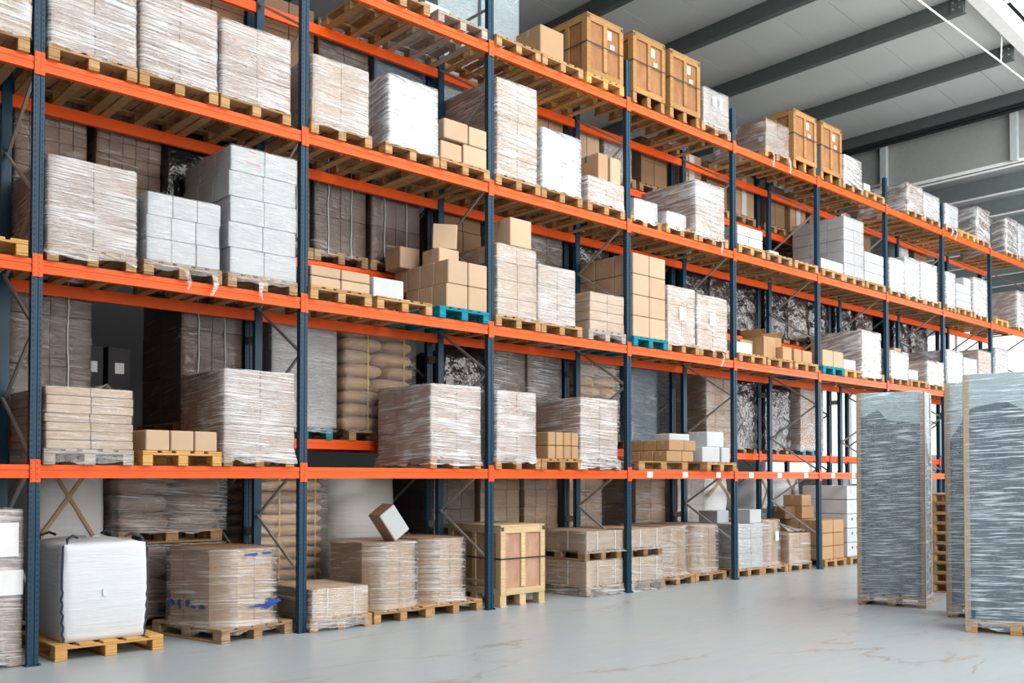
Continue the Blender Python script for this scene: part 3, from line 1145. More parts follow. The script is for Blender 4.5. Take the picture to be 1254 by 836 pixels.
# ------------------------------------------------------------------ octagonal bulk bins
def octabin(xc, yc, zb, w, d, h, rz, lab, film_m='film_clear', ink=False, label_sheet=False):
    r = empty('octagonal_bin', (xc, yc, zb), rz, lab, 'bin', 'octagonal cardboard bins')
    c = .20

    def octo(s, cc):
        hw, hd = w / 2 * s, d / 2 * s
        return [(-hw + cc, -hd), (hw - cc, -hd), (hw, -hd + cc), (hw, hd - cc), (hw - cc, hd), (-hw + cc, hd), (-hw, hd - cc), (-hw, -hd + cc)]
    mb = MB()
    mb.prism(octo(.985, c), 'z', .0, h)
    obj('bin_wall', mb.mesh('bin_wall', 'kraft'), r)
    for s in (-1, 1):
        obj('seam_joint', cbox(.012, .004, h - .06, 'kraft_dark', .001), r, (0, s * (d / 2 * .985 + .001), h / 2))
        obj('seam_joint', cbox(.004, .012, h - .06, 'kraft_dark', .001), r, (s * (w / 2 * .985 + .001), .1, h / 2))
    mb = MB()
    mb.prism(octo(1.0, c), 'z', h, h + .025)
    obj('lid', mb.mesh('lid', 'kraft'), r)
    mb = MB()
    mb.prism(octo(1.01, c * .9), 'z', 0.001, .05)
    obj('base_tray', mb.mesh('base_tray', 'kraft_light'), r)
    obj('stretch_film', film_shell(w + .01, d + .01, h + .03, -.06, film_m, amp=.006, gap=.012, cham=c * .85, flare=.03, seed=nseed()), r)
    if ink:
        def blob(sx, sz, seed, axis):
            rr = random.Random(seed)
            m = MB()
            pts = []
            for k in range(18):
                a = 2 * math.pi * k / 18
                q = rr.uniform(.45, 1.1)
                pts.append((math.cos(a) * sx / 2 * q, math.sin(a) * sz / 2 * q))
            m.prism(pts, 'x', -.001, .001) if axis == 'x' else m.prism(pts, 'z', -.001, .001)
            return m.mesh('ink_smear', 'blue_ink')
        for k, (px, pz, pw_, ph_) in enumerate(((.02, .19, .34, .035), (.20, .20, .20, .10), (.12, .17, .18, .06), (.29, .22, .10, .05), (.16, .25, .10, .03))):
            obj('ink_smear', blob(pw_, ph_, 40 + k, 'z'), r, (px, -d / 2 - .022, pz), (math.pi / 2, 0, 0))
        for k, (py, pz, pw_, ph_) in enumerate(((.0, .22, .10, .09), (.14, .21, .08, .12), (-.24, .2, .12, .06), (.26, .22, .10, .09), (.33, .19, .07, .10), (-.1, .19, .1, .04))):
            obj('ink_smear', blob(pw_, ph_, 60 + k, 'x'), r, (-w / 2 - .022, py, pz))
        for k, (px, pz, pw_) in enumerate(((-.05, h - .03, .20), (.14, h - .025, .16))):
            obj('ink_smear', blob(pw_, .035, 80 + k, 'z'), r, (px, -d / 2 - .022, pz), (math.pi / 2, 0, 0))
    if label_sheet:
        obj('sticker', cbox(.10, .002, .16, 'sticker', .0005), r, (.08, -d / 2 - .022, h * .66))
    return r

# ================================================================== FLOOR LEVEL, front rack
wrapped(-.86, -.06, 1.39, 0, 'pale film wrapped carton load with papers', 'mauve_brown', 2, 4, 3, 'film_hazy', pal='wood', y0=.06, low=-.12,
        flare=.02)
sheet_parent = [o for o in bpy.data.objects if o.name.startswith('wrapped_load')][0]
for (px, pz, sx, sz) in ((.20, .98, .32, .30), (.30, .60, .2, .22)):
    obj('paper_sheet', cbox(sx, .002, sz, 'sticker', .0006), sheet_parent, (px, -.585, pz))

pallet(.70, .62, 0, .0, 'wood_yellow', 'yellow new wooden pallet under the white bulk bag, floor level', 1.0, 1.2, 'pallets in the front rack')
bulk_bag(.69, .60, PH, .80, .98, .90, -.02, 'bright white woven bulk bag with navy seams on a yellow pallet')
bag0 = [o for o in bpy.data.objects if o.name == 'bulk_bag'][0]
obj('blue_mark', cbox(.035, .002, .075, 'faint_blue', .001), bag0, (-.02, -.518, .45))

pallet(2.06, .55, 0, .2, 'wood_old', 'worn pallet under the blue-stained octagonal bin, floor level', .92, 1.2, 'pallets in the front rack')
octabin(2.06, .55, PH, .84, 1.08, .76, .2, 'octagonal cardboard bin with smeared blue ink under clear film', 'film_clear', ink=True)

# low carton in film, white bands
wrapped(2.77, 3.50, .46, 0, 'low tan carton in loose film with white bands', 'kraft_light', 1, 1, 1, 'film_clear', y0=-.10, depth=.95, low=-.12, flare=.03)
low = [o for o in bpy.data.objects if o.name.startswith('wrapped_load') and 'low tan' in o['label']][0]
for s in (-.17, .17):
    obj('strap', cbox(.012, .003, .32, 'white_strap', .0008), low, (s, -.485, .16))
    obj('strap', cbox(.012, .97, .003, 'white_strap', .0008), low, (s, 0, .318))

pallet(4.01, .55, 0, .04, 'wood', 'light pallet under octagonal bin carrying the tilted box', .86, 1.2, 'pallets in the front rack')
octabin(4.0, .55, PH, .80, 1.06, .745, .04, 'octagonal cardboard bin with a tilted white box on top')
pallet(4.88, .62, 0, .0, 'wood', 'light pallet under octagonal bin next to third blue upright', .86, 1.2, 'pallets in the front rack')
octabin(4.83, .60, PH, .74, 1.05, .755, .0, 'octagonal cardboard bin between third upright and tilted white box')
tb = box(3.86, 4.24, .14, .42, 1.023, 1.263, 'white_board', 'tilted white and brown box resting on octagonal bin', None, rot=(.0, .95, -.10), tape=None)
obj('brown_side', cbox(.374, .274, .003, 'mauve_brown', .001), tb, (0, 0, -.121))
obj('brown_side', cbox(.003, .274, .234, 'kraft_dark', .001), tb, (-.191, 0, 0))

crate(5.62, 6.42, 1.06, .02, 1.10, 0, 'large pale plywood crate on floor behind the third upright', 'crate_wood_pale', 'plywood_pink', feet=.15, sticker=False, solid_feet=True)

# two pallets of flat cartons, one upon the other, in crumpled film (twice)
for (a, b, tx, yy, dd) in ((7.24, 8.02, 'left of fourth upright', .02, 1.12), (8.20, 8.95, 'right of fourth upright', .02, 1.12)):
    wrapped(a, b, .50, 0, 'lower tan carton in crumpled film, %s' % tx, 'kraft_light', 1, 1, 2, 'film_clear', y0=yy, depth=dd, low=-.14, flare=.045,
            place=False, pal='wood_old')
    pallet((a + b) / 2, yy + .58, .505, 0, 'wood_old', 'dark pallet between two stacked tan cartons, %s' % tx, .78, 1.1, 'pallets in the front rack')
    wrapped(a, b, .90, 0, 'upper tan carton in crumpled film, %s' % tx, 'kraft_light', 1, 1, 2, 'film_clear', y0=yy, depth=dd, low=-.12, flare=.05,
            zbase=.0, pal=None, place=False)
    up_ = [o for o in bpy.data.objects if o.name.startswith('wrapped_load') and o['label'].startswith('upper tan') and tx in o['label']][0]
    up_.location.z = .65
    for ch in up_.children:
        ch.scale.z = .30
        ch.location.z *= .30
    for o in [o for o in bpy.data.objects if o.name.startswith('wrapped_load') and tx in o['label']]:
        hh = .27 if o is up_ else .35
        for s in (-.18, .2):
            obj('strap', cbox(.012, .003, hh, 'white_strap', .0008), o, (s, -.575, hh / 2))
        obj('strap', cbox(.003, .012, hh, 'white_strap', .0008), o, (-(b - a) / 2 - .012, -.2, hh / 2))

for (xc, lab) in ((9.52, 'octagonal cardboard bin, first of two right of tan cartons'), (10.33, 'octagonal cardboard bin just left of fifth blue upright')):
    pallet(xc + .03, .72, 0, 0, 'wood', 'light pallet under %s' % lab.replace('octagonal cardboard bin', 'bin'), .86, 1.2, 'pallets in the front rack')
    octabin(xc, .70, PH, .78, 1.06, .75, 0, lab)

wrapped(11.10, 11.84, .90, 0, 'white cartons in torn film with grey cloth', 'white_board', 2, 3, 3, 'film_clear', y0=.12, depth=1.05, low=-.03)
pallet(12.25, .72, 0, 0, 'wood', 'light pallet under the narrow octagonal bin with white label', .82, 1.2, 'pallets in the front rack')
octabin(12.23, .68, PH, .70, 1.04, .77, 0, 'narrow octagonal cardboard bin with a white label', label_sheet=True)
wrapped(12.68, 13.42, .68, 0, 'half-height kraft cartons under loose film', 'kraft_orange', 2, 2, 3, 'film_clear', y0=.12, depth=1.05, low=-.05)
kraft_half = [o for o in bpy.data.objects if o.name.startswith('wrapped_load') and o['label'].startswith('half-height')][0]
mb = MB()
rr = random.Random(9)
g = 12
for j in range(g):
    v_ = j / (g - 1)
    for i in range(g):
        u_ = i / (g - 1)
        # torn film thrown over the top, one corner trailing down towards the upright
        mb.v.append((-.36 + .80 * u_ + .05 * v_, -.50 + .7 * v_, .012 + .20 * math.sin(math.pi * v_) * (1 - u_) * .9 + .03 * rr.random() - .42 * max(0, u_ - .82) * (1 - v_) * 4 * .4))
for j in range(g - 1):
    for i in range(g - 1):
        mb.f.append((j * g + i, j * g + i + 1, (j + 1) * g + i + 1, (j + 1) * g + i))
mb.mi = [0] * len(mb.f)
obj('loose_film', mb.mesh('loose_film', 'film_loose', True), kraft_half, (0, 0, .545))
for (bx0, bx1, yy, z0, z1, m, t) in ((11.1, 11.45, .55, .90, 1.12, 'white_board', 'white box lying on the torn-film white cartons, rear'),
                                     (11.50, 11.86, .16, .90, 1.14, 'white_board', 'white box on front corner of torn-film white cartons')):
    box(bx0, bx1, yy, yy + .4, z0, z1, m, t, 'white boxes on floor stacks', tape=None)
# unwrapped kraft cartons, two by three, and white perforated cartons
pal_for(14.22, 0, False, 0, 'wood', yc=.66)
k = 0
for iz in range(3):
    for ix in range(2):
        for iy in range(2):
            box(13.80 + ix * .41, 14.20 + ix * .41, .10 + iy * .50, .59 + iy * .50, PH + iz * .25, PH + iz * .25 + .245, 'kraft_orange',
                '%s %s kraft carton, %s row, right of sixth upright on floor pallet' % (('bottom', 'middle', 'top')[iz], ('left', 'right')[ix], ('front', 'rear')[iy]),
                'kraft cartons right of sixth upright')
pal_for(15.18, 0, False, 0, 'wood_old', yc=.66)
for iz in range(5):
    o = box(14.78, 15.52, .12, 1.1, PH + iz * .28, PH + iz * .28 + .275, 'white_board',
            'white printed carton, %s in stack beside kraft cartons' % ('lowest', 'second', 'third', 'fourth', 'topmost')[iz], 'white printed carton stack', tape=None)
    if iz < 3:
        for q in range(2):
            obj('hand_hole', cbox(.05, .002, .045, 'ink_dark', .001), o, (-.18 + .2 * q, -.491, .04))
    else:
        obj('printed_mark', cbox(.14, .002, .03, 'print_magenta', .0006), o, (.12, -.491, .05))
        obj('printed_mark', cbox(.05, .002, .1, 'sticker_grey', .0006), o, (-.2, -.491, .02))
for (a, b, yy, z0, z1, n) in ((13.58, 13.95, .75, .9, 1.14, 'left'), (13.97, 14.42, .62, .9, 1.14, 'right'), (14.0, 14.35, .64, 1.14, 1.36, 'uppermost')):
    box(a, b, yy, yy + .42, z0, z1, 'kraft_dark' if n == 'left' else 'kraft_orange', '%s brown carton on rear of the kraft stack beside sixth upright' % n, 'brown cartons on kraft stack')

# ================================================================== LOWEST SHELF, front rack
wrapped(.06, .84, .71, 1, 'seven flat tan carton layers in clear film', 'kraft_light', 2, 7, 2, 'film_thin', pal='wood_grey', low=-.13, flare=.01)
flat0 = [o for o in bpy.data.objects if o.name.startswith('wrapped_load') and o['label'].startswith('seven')][0]
mb = MB()
rr = random.Random(3)
g = 9
for j in range(g):
    for i in range(g):
        mb.v.append((-.16 + .44 * i / (g - 1), -.35 + .5 * j / (g - 1), .012 + .035 * rr.random() * math.sin(math.pi * i / (g - 1)) + (.05 if i == 7 else 0)))
for j in range(g - 1):
    for i in range(g - 1):
        mb.f.append((j * g + i, j * g + i + 1, (j + 1) * g + i + 1, (j + 1) * g + i))
mb.mi = [0] * len(mb.f)
obj('loose_film', mb.mesh('loose_film', 'film_loose', True), flat0, (0, 0, .565))

pal_for(1.34, 1, False, ZB[1], 'wood_yellow')
for i in range(3):
    box(.975 + .245 * i, 1.215 + .245 * i, -.06, .40, ZB[1] + PH, ZB[1] + PH + .205, 'kraft_light' if i else 'kraft_light',
        'small tan carton, %s of three in a row on lowest shelf' % ('leftmost', 'middle one', 'rightmost')[i], 'three small tan cartons')
wrapped(1.76, 2.57, 1.0, 1, 'mauve brown cartons in bright stretch film', 'mauve_brown', 2, 3, 3, 'film_hazy', sticker=2, flare=.035, low=-.10, depth=1.05)
wrapped(4.40, 5.20, 1.03, 1, 'mauve brown carton block in taut film', 'mauve_brown', 2, 3, 3, 'film_hazy', flare=.03, low=-.10)
wrapped(5.42, 6.12, 1.01, 1, 'tan striped load in tight white film', 'mauve_brown', 2, 3, 3, 'film_hazy', flare=.02)
pal_for(6.60, 1, False, ZB[1], 'wood')
for iz in range(2):
    for ix in range(4):
        box(6.40 + ix * .152, 6.548 + ix * .152, -.06, .50, ZB[1] + PH + iz * .185, ZB[1] + PH + iz * .185 + .183, 'kraft_orange',
            'narrow kraft carton, %s row, number %s from left, lowest shelf third bay' % (('lower', 'upper')[iz], ('one', 'two', 'three', 'four')[ix]), 'narrow kraft cartons')
wrapped(7.02, 7.80, 1.01, 1, 'mauve brown cartons in glossy film', 'mauve_brown', 2, 3, 3, 'film_hazy', pal='wood_grey', flare=.03, low=-.12, depth=1.15)
# fourth bay: kraft cartons and white boxes, no film
pallet(8.98, .42, ZB[1], math.pi / 2, 'wood', 'light pallet turned sideways under kraft cartons, lowest shelf', .8, 1.2, 'pallets in the front rack')
for iz in range(2):
    for ix in range(2):
        for iy in range(3):
            off = .06 * iz
            box(9.02 + off + ix * .40 - (.02 if ix else 0), 9.40 + off + ix * (.30 if ix else 0) , .0 + iy * .27, .265 + iy * .27, ZB[1] + PH + iz * .17, ZB[1] + PH + iz * .17 + .168,
                'kraft_orange', 'kraft carton, %s layer, %s of %s row, sideways pallet' % (('lower', 'upper')[iz], ('left', 'right')[ix], ('front', 'middle', 'rear')[iy]),
                'kraft cartons on the sideways pallet')
box(9.28, 9.80, .15, .45, ZB[1] + PH + .34, ZB[1] + PH + .45, 'white_board', 'flat white box lying on top of kraft cartons', tape='tape_white')
pallet(10.24, .44, ZB[1], 0, 'wood', 'light pallet under three white boxes, lowest shelf', .8, 1.2, 'pallets in the front rack')
b1 = box(9.86, 10.34, -.05, .45, ZB[1] + PH, ZB[1] + PH + .25, 'white_board', 'large white box under the topmost white box', 'three white boxes', tape='tape_white')
box(10.38, 10.62, -.05, .40, ZB[1] + PH, ZB[1] + PH + .25, 'white_board', 'white box beside fifth upright, lowest shelf', 'three white boxes', tape='tape_white')
box(10.06, 10.52, .0, .38, ZB[1] + PH + .25, ZB[1] + PH + .50, 'white_board', 'topmost white box on two others, lowest shelf', 'three white boxes', tape='tape_white')

# ================================================================== SECOND SHELF, front rack
pal_for(-.49, 2, False, ZB[2], 'wood_yellow')
wrapped(.06, .86, .96, 2, 'tan cartons wrapped in streaky film', 'mauve_brown', 2, 3, 3, 'film_hazy', low=-.09, flare=.01, sticker=2)
wrapped(.96, 1.71, .81, 2, 'white cartons in clear film', 'white_board', 3, 3, 3, 'film_thin', pal='wood_old', low=-.08, tail=[.05, .8], jit=.006)
wrapped(1.81, 2.58, 1.47, 2, 'tall white cartons with red marks in film', 'white_board', 2, 5, 3, 'film_thin', pal='wood_old', low=-.08, tail=[-.1], jit=.008, red_print=True)
pal_for(3.11, 2, False, ZB[2], 'wood')
for iz in range(2):
    for ix in range(2):
        o = box(2.765 + ix * .39, 3.15 + ix * .39, -.06, .9, ZB[2] + PH + iz * .118, ZB[2] + PH + iz * .118 + .115, 'kraft_light',
                'long flat tan carton, %s %s of four, second shelf' % (('lower', 'upper')[iz], ('left', 'right')[ix]), 'long flat tan cartons', tape='tape')
pal_for(4.02, 2, False, ZB[2], 'wood')
box(3.62, 4.06, .0, .42, ZB[2] + PH, ZB[2] + PH + .235, 'white_board', 'single pale grey-white box on an otherwise bare pallet', tape=None)
pal_for(4.93, 2, False, ZB[2], 'wood_teal')
z0 = ZB[2] + PH
for iz in range(2):
    for ix in range(2):
        for iy in range(3 + iz):
            if ix == 1 and iy > 1:
                continue
            xx0, xx1 = ((4.66, 4.995), (5.0, 5.315))[ix]
            dx = -.012 if iz == 0 else .012
            box(xx0 + (dx if ix == 0 else 0), xx1, -.065 + iy * .285, .215 + iy * .285, z0 + iz * .30, z0 + iz * .30 + .298, 'kraft_light',
                'tan carton on teal pallet pile, %s layer, %s column, %s row' % (('bottom', 'second')[iz], ('left', 'right')[ix], ('front', 'second', 'third', 'rear')[iy]),
                'tan cartons piled on the teal pallet')
pal2 = z0 + .60
box(4.53, 4.85, .74, 1.08, pal2, pal2 + .28, 'kraft_light', 'tan carton at upper left of the teal pallet pile', 'tan cartons piled on the teal pallet')
box(4.74, 5.07, .20, .56, pal2, pal2 + .20, 'kraft_light', 'shallow tan carton under the tilted one, teal pallet pile', 'tan cartons piled on the teal pallet')
box(4.82, 5.14, .24, .56, pal2 + .215, pal2 + .535, 'kraft_light', 'turned tan carton topping the teal pallet pile', 'tan cartons piled on the teal pallet', rot=(.03, .03, -.62))

wrapped(5.40, 6.11, 1.07, 2, 'kraft cartons in glossy film', 'kraft_light', 2, 4, 3, 'film_clear', low=-.02)
box(5.72, 6.11, -.05, .42, ZB[2] + 1.085, ZB[2] + 1.46, 'kraft_light', 'kraft carton standing on the wrapped stack, third bay second shelf')
wrapped(6.20, 6.92, .91, 2, 'tan load in streaky white film', 'mauve_brown', 2, 3, 3, 'film_hazy', low=-.02)
wrapped(7.22, 7.95, .68, 2, 'low tan cartons in three layers, thin film', 'kraft_light', 2, 4, 3, 'film_thin', pal='wood_grey', low=-.10)
pal_for(8.47, 2, False, ZB[2], 'wood_teal')
for iz in range(4):
    for ix in range(2):
        for iy in range(3):
            if ix == 1 and iy == 2:
                continue
            box(8.16 + ix * .385, 8.54 + ix * .385, -.065 + iy * .385, .315 + iy * .385, z0 + iz * .312, z0 + iz * .312 + .309, 'kraft_light',
                'tall stack tan carton, %s layer, %s %s, second teal pallet' % (('bottom', 'second', 'third', 'top')[iz], ('left', 'right')[ix], ('front', 'middle', 'rear')[iy]),
                'tall stack of tan cartons')
wrapped(8.97, 9.65, 1.01, 2, 'pale tan load in glossy film, label', 'kraft_light', 2, 3, 3, 'film_hazy', low=-.04)
wrapped(9.71, 10.52, .97, 2, 'pale tan load with folded label sheet', 'kraft_light', 2, 3, 3, 'film_hazy', low=-.05, tail=[.6])
for key, px in (('pale tan load in glossy film, label', .0), ('pale tan load with folded', -.02)):
    p = [o for o in bpy.data.objects if o.name.startswith('wrapped_load') and o['label'].startswith(key)][0]
    obj('sticker', cbox(.16, .003, .20, 'sticker', .001), p, (px, -.578, .46))
    obj('sticker', cbox(.10, .004, .12, 'sticker_grey', .001), p, (px + .02, -.580, .47))
# fifth bay
for x in (11.22, 12.10, 12.98):
    pal_for(x, 2, False, ZB[2], 'wood')
box(10.86, 11.36, .0, .45, z0, z0 + .20, 'white_board', 'low white box just right of the fifth upright, second shelf', tape='tape_white')
lst = [(11.45, 11.85, .30, .70, 0, .33, 'left rear'), (11.88, 12.28, .12, .55, 0, .40, 'big left'), (12.32, 12.62, .0, .38, 0, .25, 'low middle'),
       (12.64, 12.90, -.03, .35, 0, .24, 'low right'), (12.92, 13.26, -.03, .35, 0, .23, 'small rightmost'), (12.55, 13.0, .45, .85, 0, .50, 'tall rear'),
       (12.31, 12.53, .62, .95, 0, .48, 'upright rear')]
for (a, b, c, d, q, e, t) in lst:
    box(a, b, c, d, z0, z0 + e, 'kraft_orange', '%s kraft carton of loose group, fifth bay second shelf' % t, 'loose kraft cartons', open_top=(t in ('tall rear', 'big left')))
# sixth bay
pal_for(13.93, 2, False, ZB[2], 'wood_teal')
for i in range(2):
    box(13.58 + .39 * i, 13.96 + .39 * i, -.06, .40, z0, z0 + .31, 'kraft_light', 'tan carton on the third teal pallet, %s' % ('left', 'right')[i], 'tan cartons on third teal pallet')
pal_for(14.80, 2, False, ZB[2], 'wood_yellow')
for i in range(2):
    box(14.40 + .235 * i, 14.63 + .235 * i, -.04, .4, z0, z0 + .20, 'white_board', 'small white box, %s of two beside teal pallet' % ('left', 'right')[i], 'two small white boxes', tape='tape_white')
wrapped(15.06, 15.84, .97, 2, 'large brown carton in white film, stickered', 'mauve_brown', 1, 2, 2, 'film_silver', sticker=2, flare=.02, low=-.1)
# seventh bay and beyond
wrapped(16.28, 17.06, .68, 2, 'white cartons with gathered film', 'white_board', 2, 2, 2, 'film_silver', low=-.05)
pal_for(17.52, 2, False, ZB[2], 'wood')
box(17.18, 17.62, -.02, .45, z0, z0 + .22, 'white_board', 'low white box in seventh bay, second shelf', tape='tape_white')
box(17.10, 17.86, .55, 1.05, z0, z0 + .56, 'kraft_orange', 'broad orange-brown carton at rear, seventh bay second shelf')
box(17.60, 17.95, .50, .95, z0 + .57, z0 + .78, 'kraft_orange', 'small orange-brown carton on top of the broad one', None)
wrapped(17.98, 18.78, .62, 2, 'brown carton in bright loose film', 'mauve_brown', 1, 1, 2, 'film_silver', low=-.05)
wrapped(19.0, 19.8, .95, 2, 'white cartons in bright film', 'white_board', 2, 4, 2, 'film_silver')
wrapped(19.85, 20.62, .85, 2, 'white twin cartons with black seam', 'white_board', 2, 1, 2, 'film_thin')
wrapped(20.70, 21.45, 1.10, 2, 'brown stickered cartons', 'mauve_brown', 1, 2, 2, 'film_clear', sticker=2)
wrapped(21.75, 22.5, 1.25, 2, 'tall white cartons in film', 'white_board', 2, 3, 2, 'film_silver')
pal_for(23.1, 2, False, ZB[2], 'wood')
box(22.75, 23.45, .0, .6, z0, z0 + .35, 'kraft_orange', 'orange-brown carton in the ninth bay, second shelf')

# ================================================================== THIRD SHELF, front rack
wrapped(-.90, -.085, .98, 3, 'tan load in white streaky film', 'kraft_light', 2, 3, 3, 'film_hazy', low=-.03)
wrapped(.07, .85, 1.02, 3, 'tan load in dense streaky film', 'mauve_brown', 2, 3, 3, 'film_hazy', low=-.03)
wrapped(.89, 1.67, .95, 3, 'tan load in shiny tight film', 'mauve_brown', 2, 3, 3, 'film_hazy', low=-.03)
wrapped(1.71, 2.50, .92, 3, 'grey tan load in white film', 'mauve_brown', 2, 3, 3, 'film_hazy', low=-.03)
wrapped(2.76, 3.50, .87, 3, 'tan load with torn shiny film', 'kraft_light', 2, 3, 3, 'film_hazy', low=-.05)
wrapped(3.77, 4.51, .95, 3, 'grey cartons in silvery film', 'silver_board', 1, 4, 3, 'film_silver', low=-.04)
pal_for(4.93, 3, False, ZB[3], 'wood')
z3 = ZB[3] + PH
for (a, b, q, e, t) in ((4.56, 4.90, 0, .22, 'lower left'), (4.92, 5.31, 0, .255, 'lower right'), (4.61, 5.0, .26, .25, 'upper left'), (5.01, 5.31, .26, .24, 'upper right')):
    box(a, b, -.06, .42, z3 + q, z3 + q + e, 'kraft_light', '%s tan carton of four beside the third upright, third shelf' % t, 'four tan cartons third shelf', open_top=False)
wrapped(5.47, 6.19, 1.40, 3, 'tall kraft cartons in glossy film', 'kraft_light', 2, 5, 3, 'film_hazy', low=-.02)
wrapped(6.28, 7.05, .95, 3, 'white cartons in silver film', 'silver_board', 2, 4, 3, 'film_silver', low=-.02)
r_ = wrapped(7.18, 7.96, .49, 3, 'kraft cartons with white film band', 'kraft_light', 2, 1, 2, 'film_hazy', low=-.03, depth=.9)
box(7.50, 7.72, .02, .52, ZB[3] + .50, ZB[3] + .92, 'kraft', 'upright brown carton on white-banded cartons, left', 'brown cartons on banded load', tape='tape_teal')
box(7.74, 7.97, .0, .5, ZB[3] + .50, ZB[3] + .90, 'kraft_light', 'upright brown carton on white-banded cartons, right', 'brown cartons on banded load')
box(7.20, 7.46, .35, .8, ZB[3] + .50, ZB[3] + .78, 'kraft', 'lower brown carton behind the upright pair, third shelf', 'brown cartons on banded load')
for (a, b, y_, e, t) in ((8.30, 8.86, .10, .42, 'left'), (8.98, 9.46, .02, .34, 'right')):
    wrapped(a, b, e, 3, 'small white box in loose film, %s one' % t, 'white_board', 1, 1, 1, 'film_loose', depth=.5, y0=y_ - .075)
wrapped(9.68, 10.46, .97, 3, 'large brown cartons in white film', 'mauve_brown', 2, 3, 3, 'film_hazy', sticker=1, low=-.08, tail=[.7])
pal_for(11.2, 3, False, ZB[3], 'wood')
for iz in range(2):
    xs = ((10.87, 11.20, 11.63), (10.87, 11.25, 11.63))[iz]
    for ix in range(2):
        box(xs[ix], xs[ix + 1] - .006, -.05, .45, z3 + .168 * iz, z3 + .168 * iz + .166, 'white_board',
            '%s %s white box of four beside the fifth upright' % (('lower', 'upper')[iz], ('left', 'right')[ix]), 'four white boxes third shelf', tape=None)
pal_for(12.10, 3, False, ZB[3], 'wood_old')
box(12.30, 12.62, .25, .60, z3, z3 + .19, 'white_board', 'low white box in the middle of fifth bay, third shelf', tape='tape_white')
box(11.86, 12.2, .5, .9, z3, z3 + .15, 'white_board', 'flat white box at rear of fifth bay, third shelf', tape='tape_white')
pal_for(13.0, 3, False, ZB[3], 'wood')
pal_for(13.95, 3, False, ZB[3], 'wood')
for i in range(4):
    box(13.57 + .205 * i, 13.77 + .205 * i, -.05, .3, z3, z3 + .20, 'white_board', 'small white box, number %s of four in a row, third shelf' % ('one', 'two', 'three', 'four')[i],
        'four small white boxes', tape=None)
wrapped(14.38, 15.16, 1.28, 3, 'tall grey-white carton stack in film', 'silver_board', 2, 5, 3, 'film_thin', low=-.05)
pal_for(15.64, 3, False, ZB[3], 'wood')
for iz in range(3):
    for ix in range(2):
        box(15.24 + .4 * ix, 15.635 + .4 * ix, -.05, .4, z3 + .20 * iz, z3 + .20 * iz + .197, 'white_board',
            'white box of six, %s layer, %s, sixth bay third shelf' % (('bottom', 'middle', 'top')[iz], ('left', 'right')[ix]), 'six white boxes', tape=None)
wrapped(16.27, 16.90, .77, 3, 'white load in shiny crumpled film', 'white_board', 1, 2, 2, 'film_silver')
wrapped(16.95, 17.63, .90, 3, 'white carton load in bright film', 'white_board', 2, 3, 2, 'film_silver')
wrapped(17.70, 18.48, .91, 3, 'bright white wrapped cartons', 'white_board', 2, 3, 2, 'film_silver')
wrapped(18.98, 19.45, .88, 3, 'narrow white wrapped cartons', 'white_board', 1, 3, 2, 'film_silver', pw=.5)
pal_for(19.95, 3, False, ZB[3], 'wood')
for iz in range(4):
    for ix in range(2):
        if iz == 3 and ix == 0:
            continue
        box(19.56 + .4 * ix, 19.955 + .4 * ix, -.05, .45, z3 + .19 * iz, z3 + .19 * iz + .187, 'white_board',
            'white box in open stack, layer %s, %s, eighth bay third shelf' % (('one', 'two', 'three', 'four')[iz], ('left', 'right')[ix]), 'white boxes in eighth bay', tape=None)
wrapped(20.50, 21.25, .98, 3, 'white film wrapped cartons', 'white_board', 2, 3, 2, 'film_silver')
pal_for(22.15, 3, False, ZB[3], 'wood_yellow')
wrapped(23.2, 24.0, 1.02, 3, 'brown stickered cartons with white front', 'mauve_brown', 1, 3, 2, 'film_silver', sticker=2)

# ================================================================== TOP SHELF, front rack
Z4 = ZB[4]
z4 = Z4 + PH
pal_for(3.98, 4, False, Z4, 'wood')
box(4.0, 4.36, .35, .75, z4, z4 + .26, 'white_board', 'white box on top shelf pallet at upper picture edge', tape='tape_white')
pal_for(4.90, 4, False, Z4, 'wood_grey')
box(4.45, 4.85, .12, .45, z4, z4 + .17, 'white_board', 'low white foam box on the weathered grey pallet', tape=None)
pal_for(5.80, 4, False, Z4, 'wood')
pal_for(6.68, 4, False, Z4, 'wood')
box(6.30, 6.76, -.02, .48, z4, z4 + .43, 'kraft', 'single brown carton left of the crates, top shelf')
pal_for(7.55, 4, False, Z4, 'wood_yellow')
crate(7.17, 7.95, .87, -.07, .80, z4, 'largest wooden crate, leftmost of three with black strap', feet=0.0)
crate(8.17, 8.93, 1.07, -.07, .80, Z4, 'middle wooden crate of three on the top shelf')
crate(9.05, 9.82, 1.07, -.07, .80, Z4, 'right wooden crate of three, beside grey wrapped carton')
wrapped(9.90, 10.60, .72, 4, 'grey-tan carton in film with two labels', 'grey_board', 1, 1, 1, 'film_clear', low=-.10, flare=.03, depth=.8)
p = [o for o in bpy.data.objects if o.name.startswith('wrapped_load') and o['label'].startswith('grey-tan carton in film with two')][0]
obj('sticker', cbox(.10, .002, .14, 'sticker', .0006), p, (-.08, -.418, .38))
obj('sticker', cbox(.08, .002, .14, 'sticker', .0006), p, (.10, -.418, .36))
wrapped(11.70, 12.44, .67, 4, 'long brown cartons with white-film front', 'kraft_dark', 2, 2, 3, 'film_clear', sticker=2, low=-.08, flare=.03, tail=[-.5, .9])
crate(12.60, 13.40, 1.08, -.07, .80, Z4, 'wooden crate left of the sixth upright, top shelf')
crate(13.56, 14.33, 1.10, -.07, .80, Z4, 'wooden crate right of the sixth upright, top shelf')
wrapped(14.40, 15.10, .66, 4, 'white-grey carton in crinkled film', 'grey_board', 1, 1, 1, 'film_silver', low=-.08, flare=.03, depth=.8)
pal_for(15.64, 4, False, Z4, 'wood')
box(15.30, 15.56, -.02, .3, z4, z4 + .17, 'white_board', 'tiny white box on a bare pallet, top shelf', tape=None)
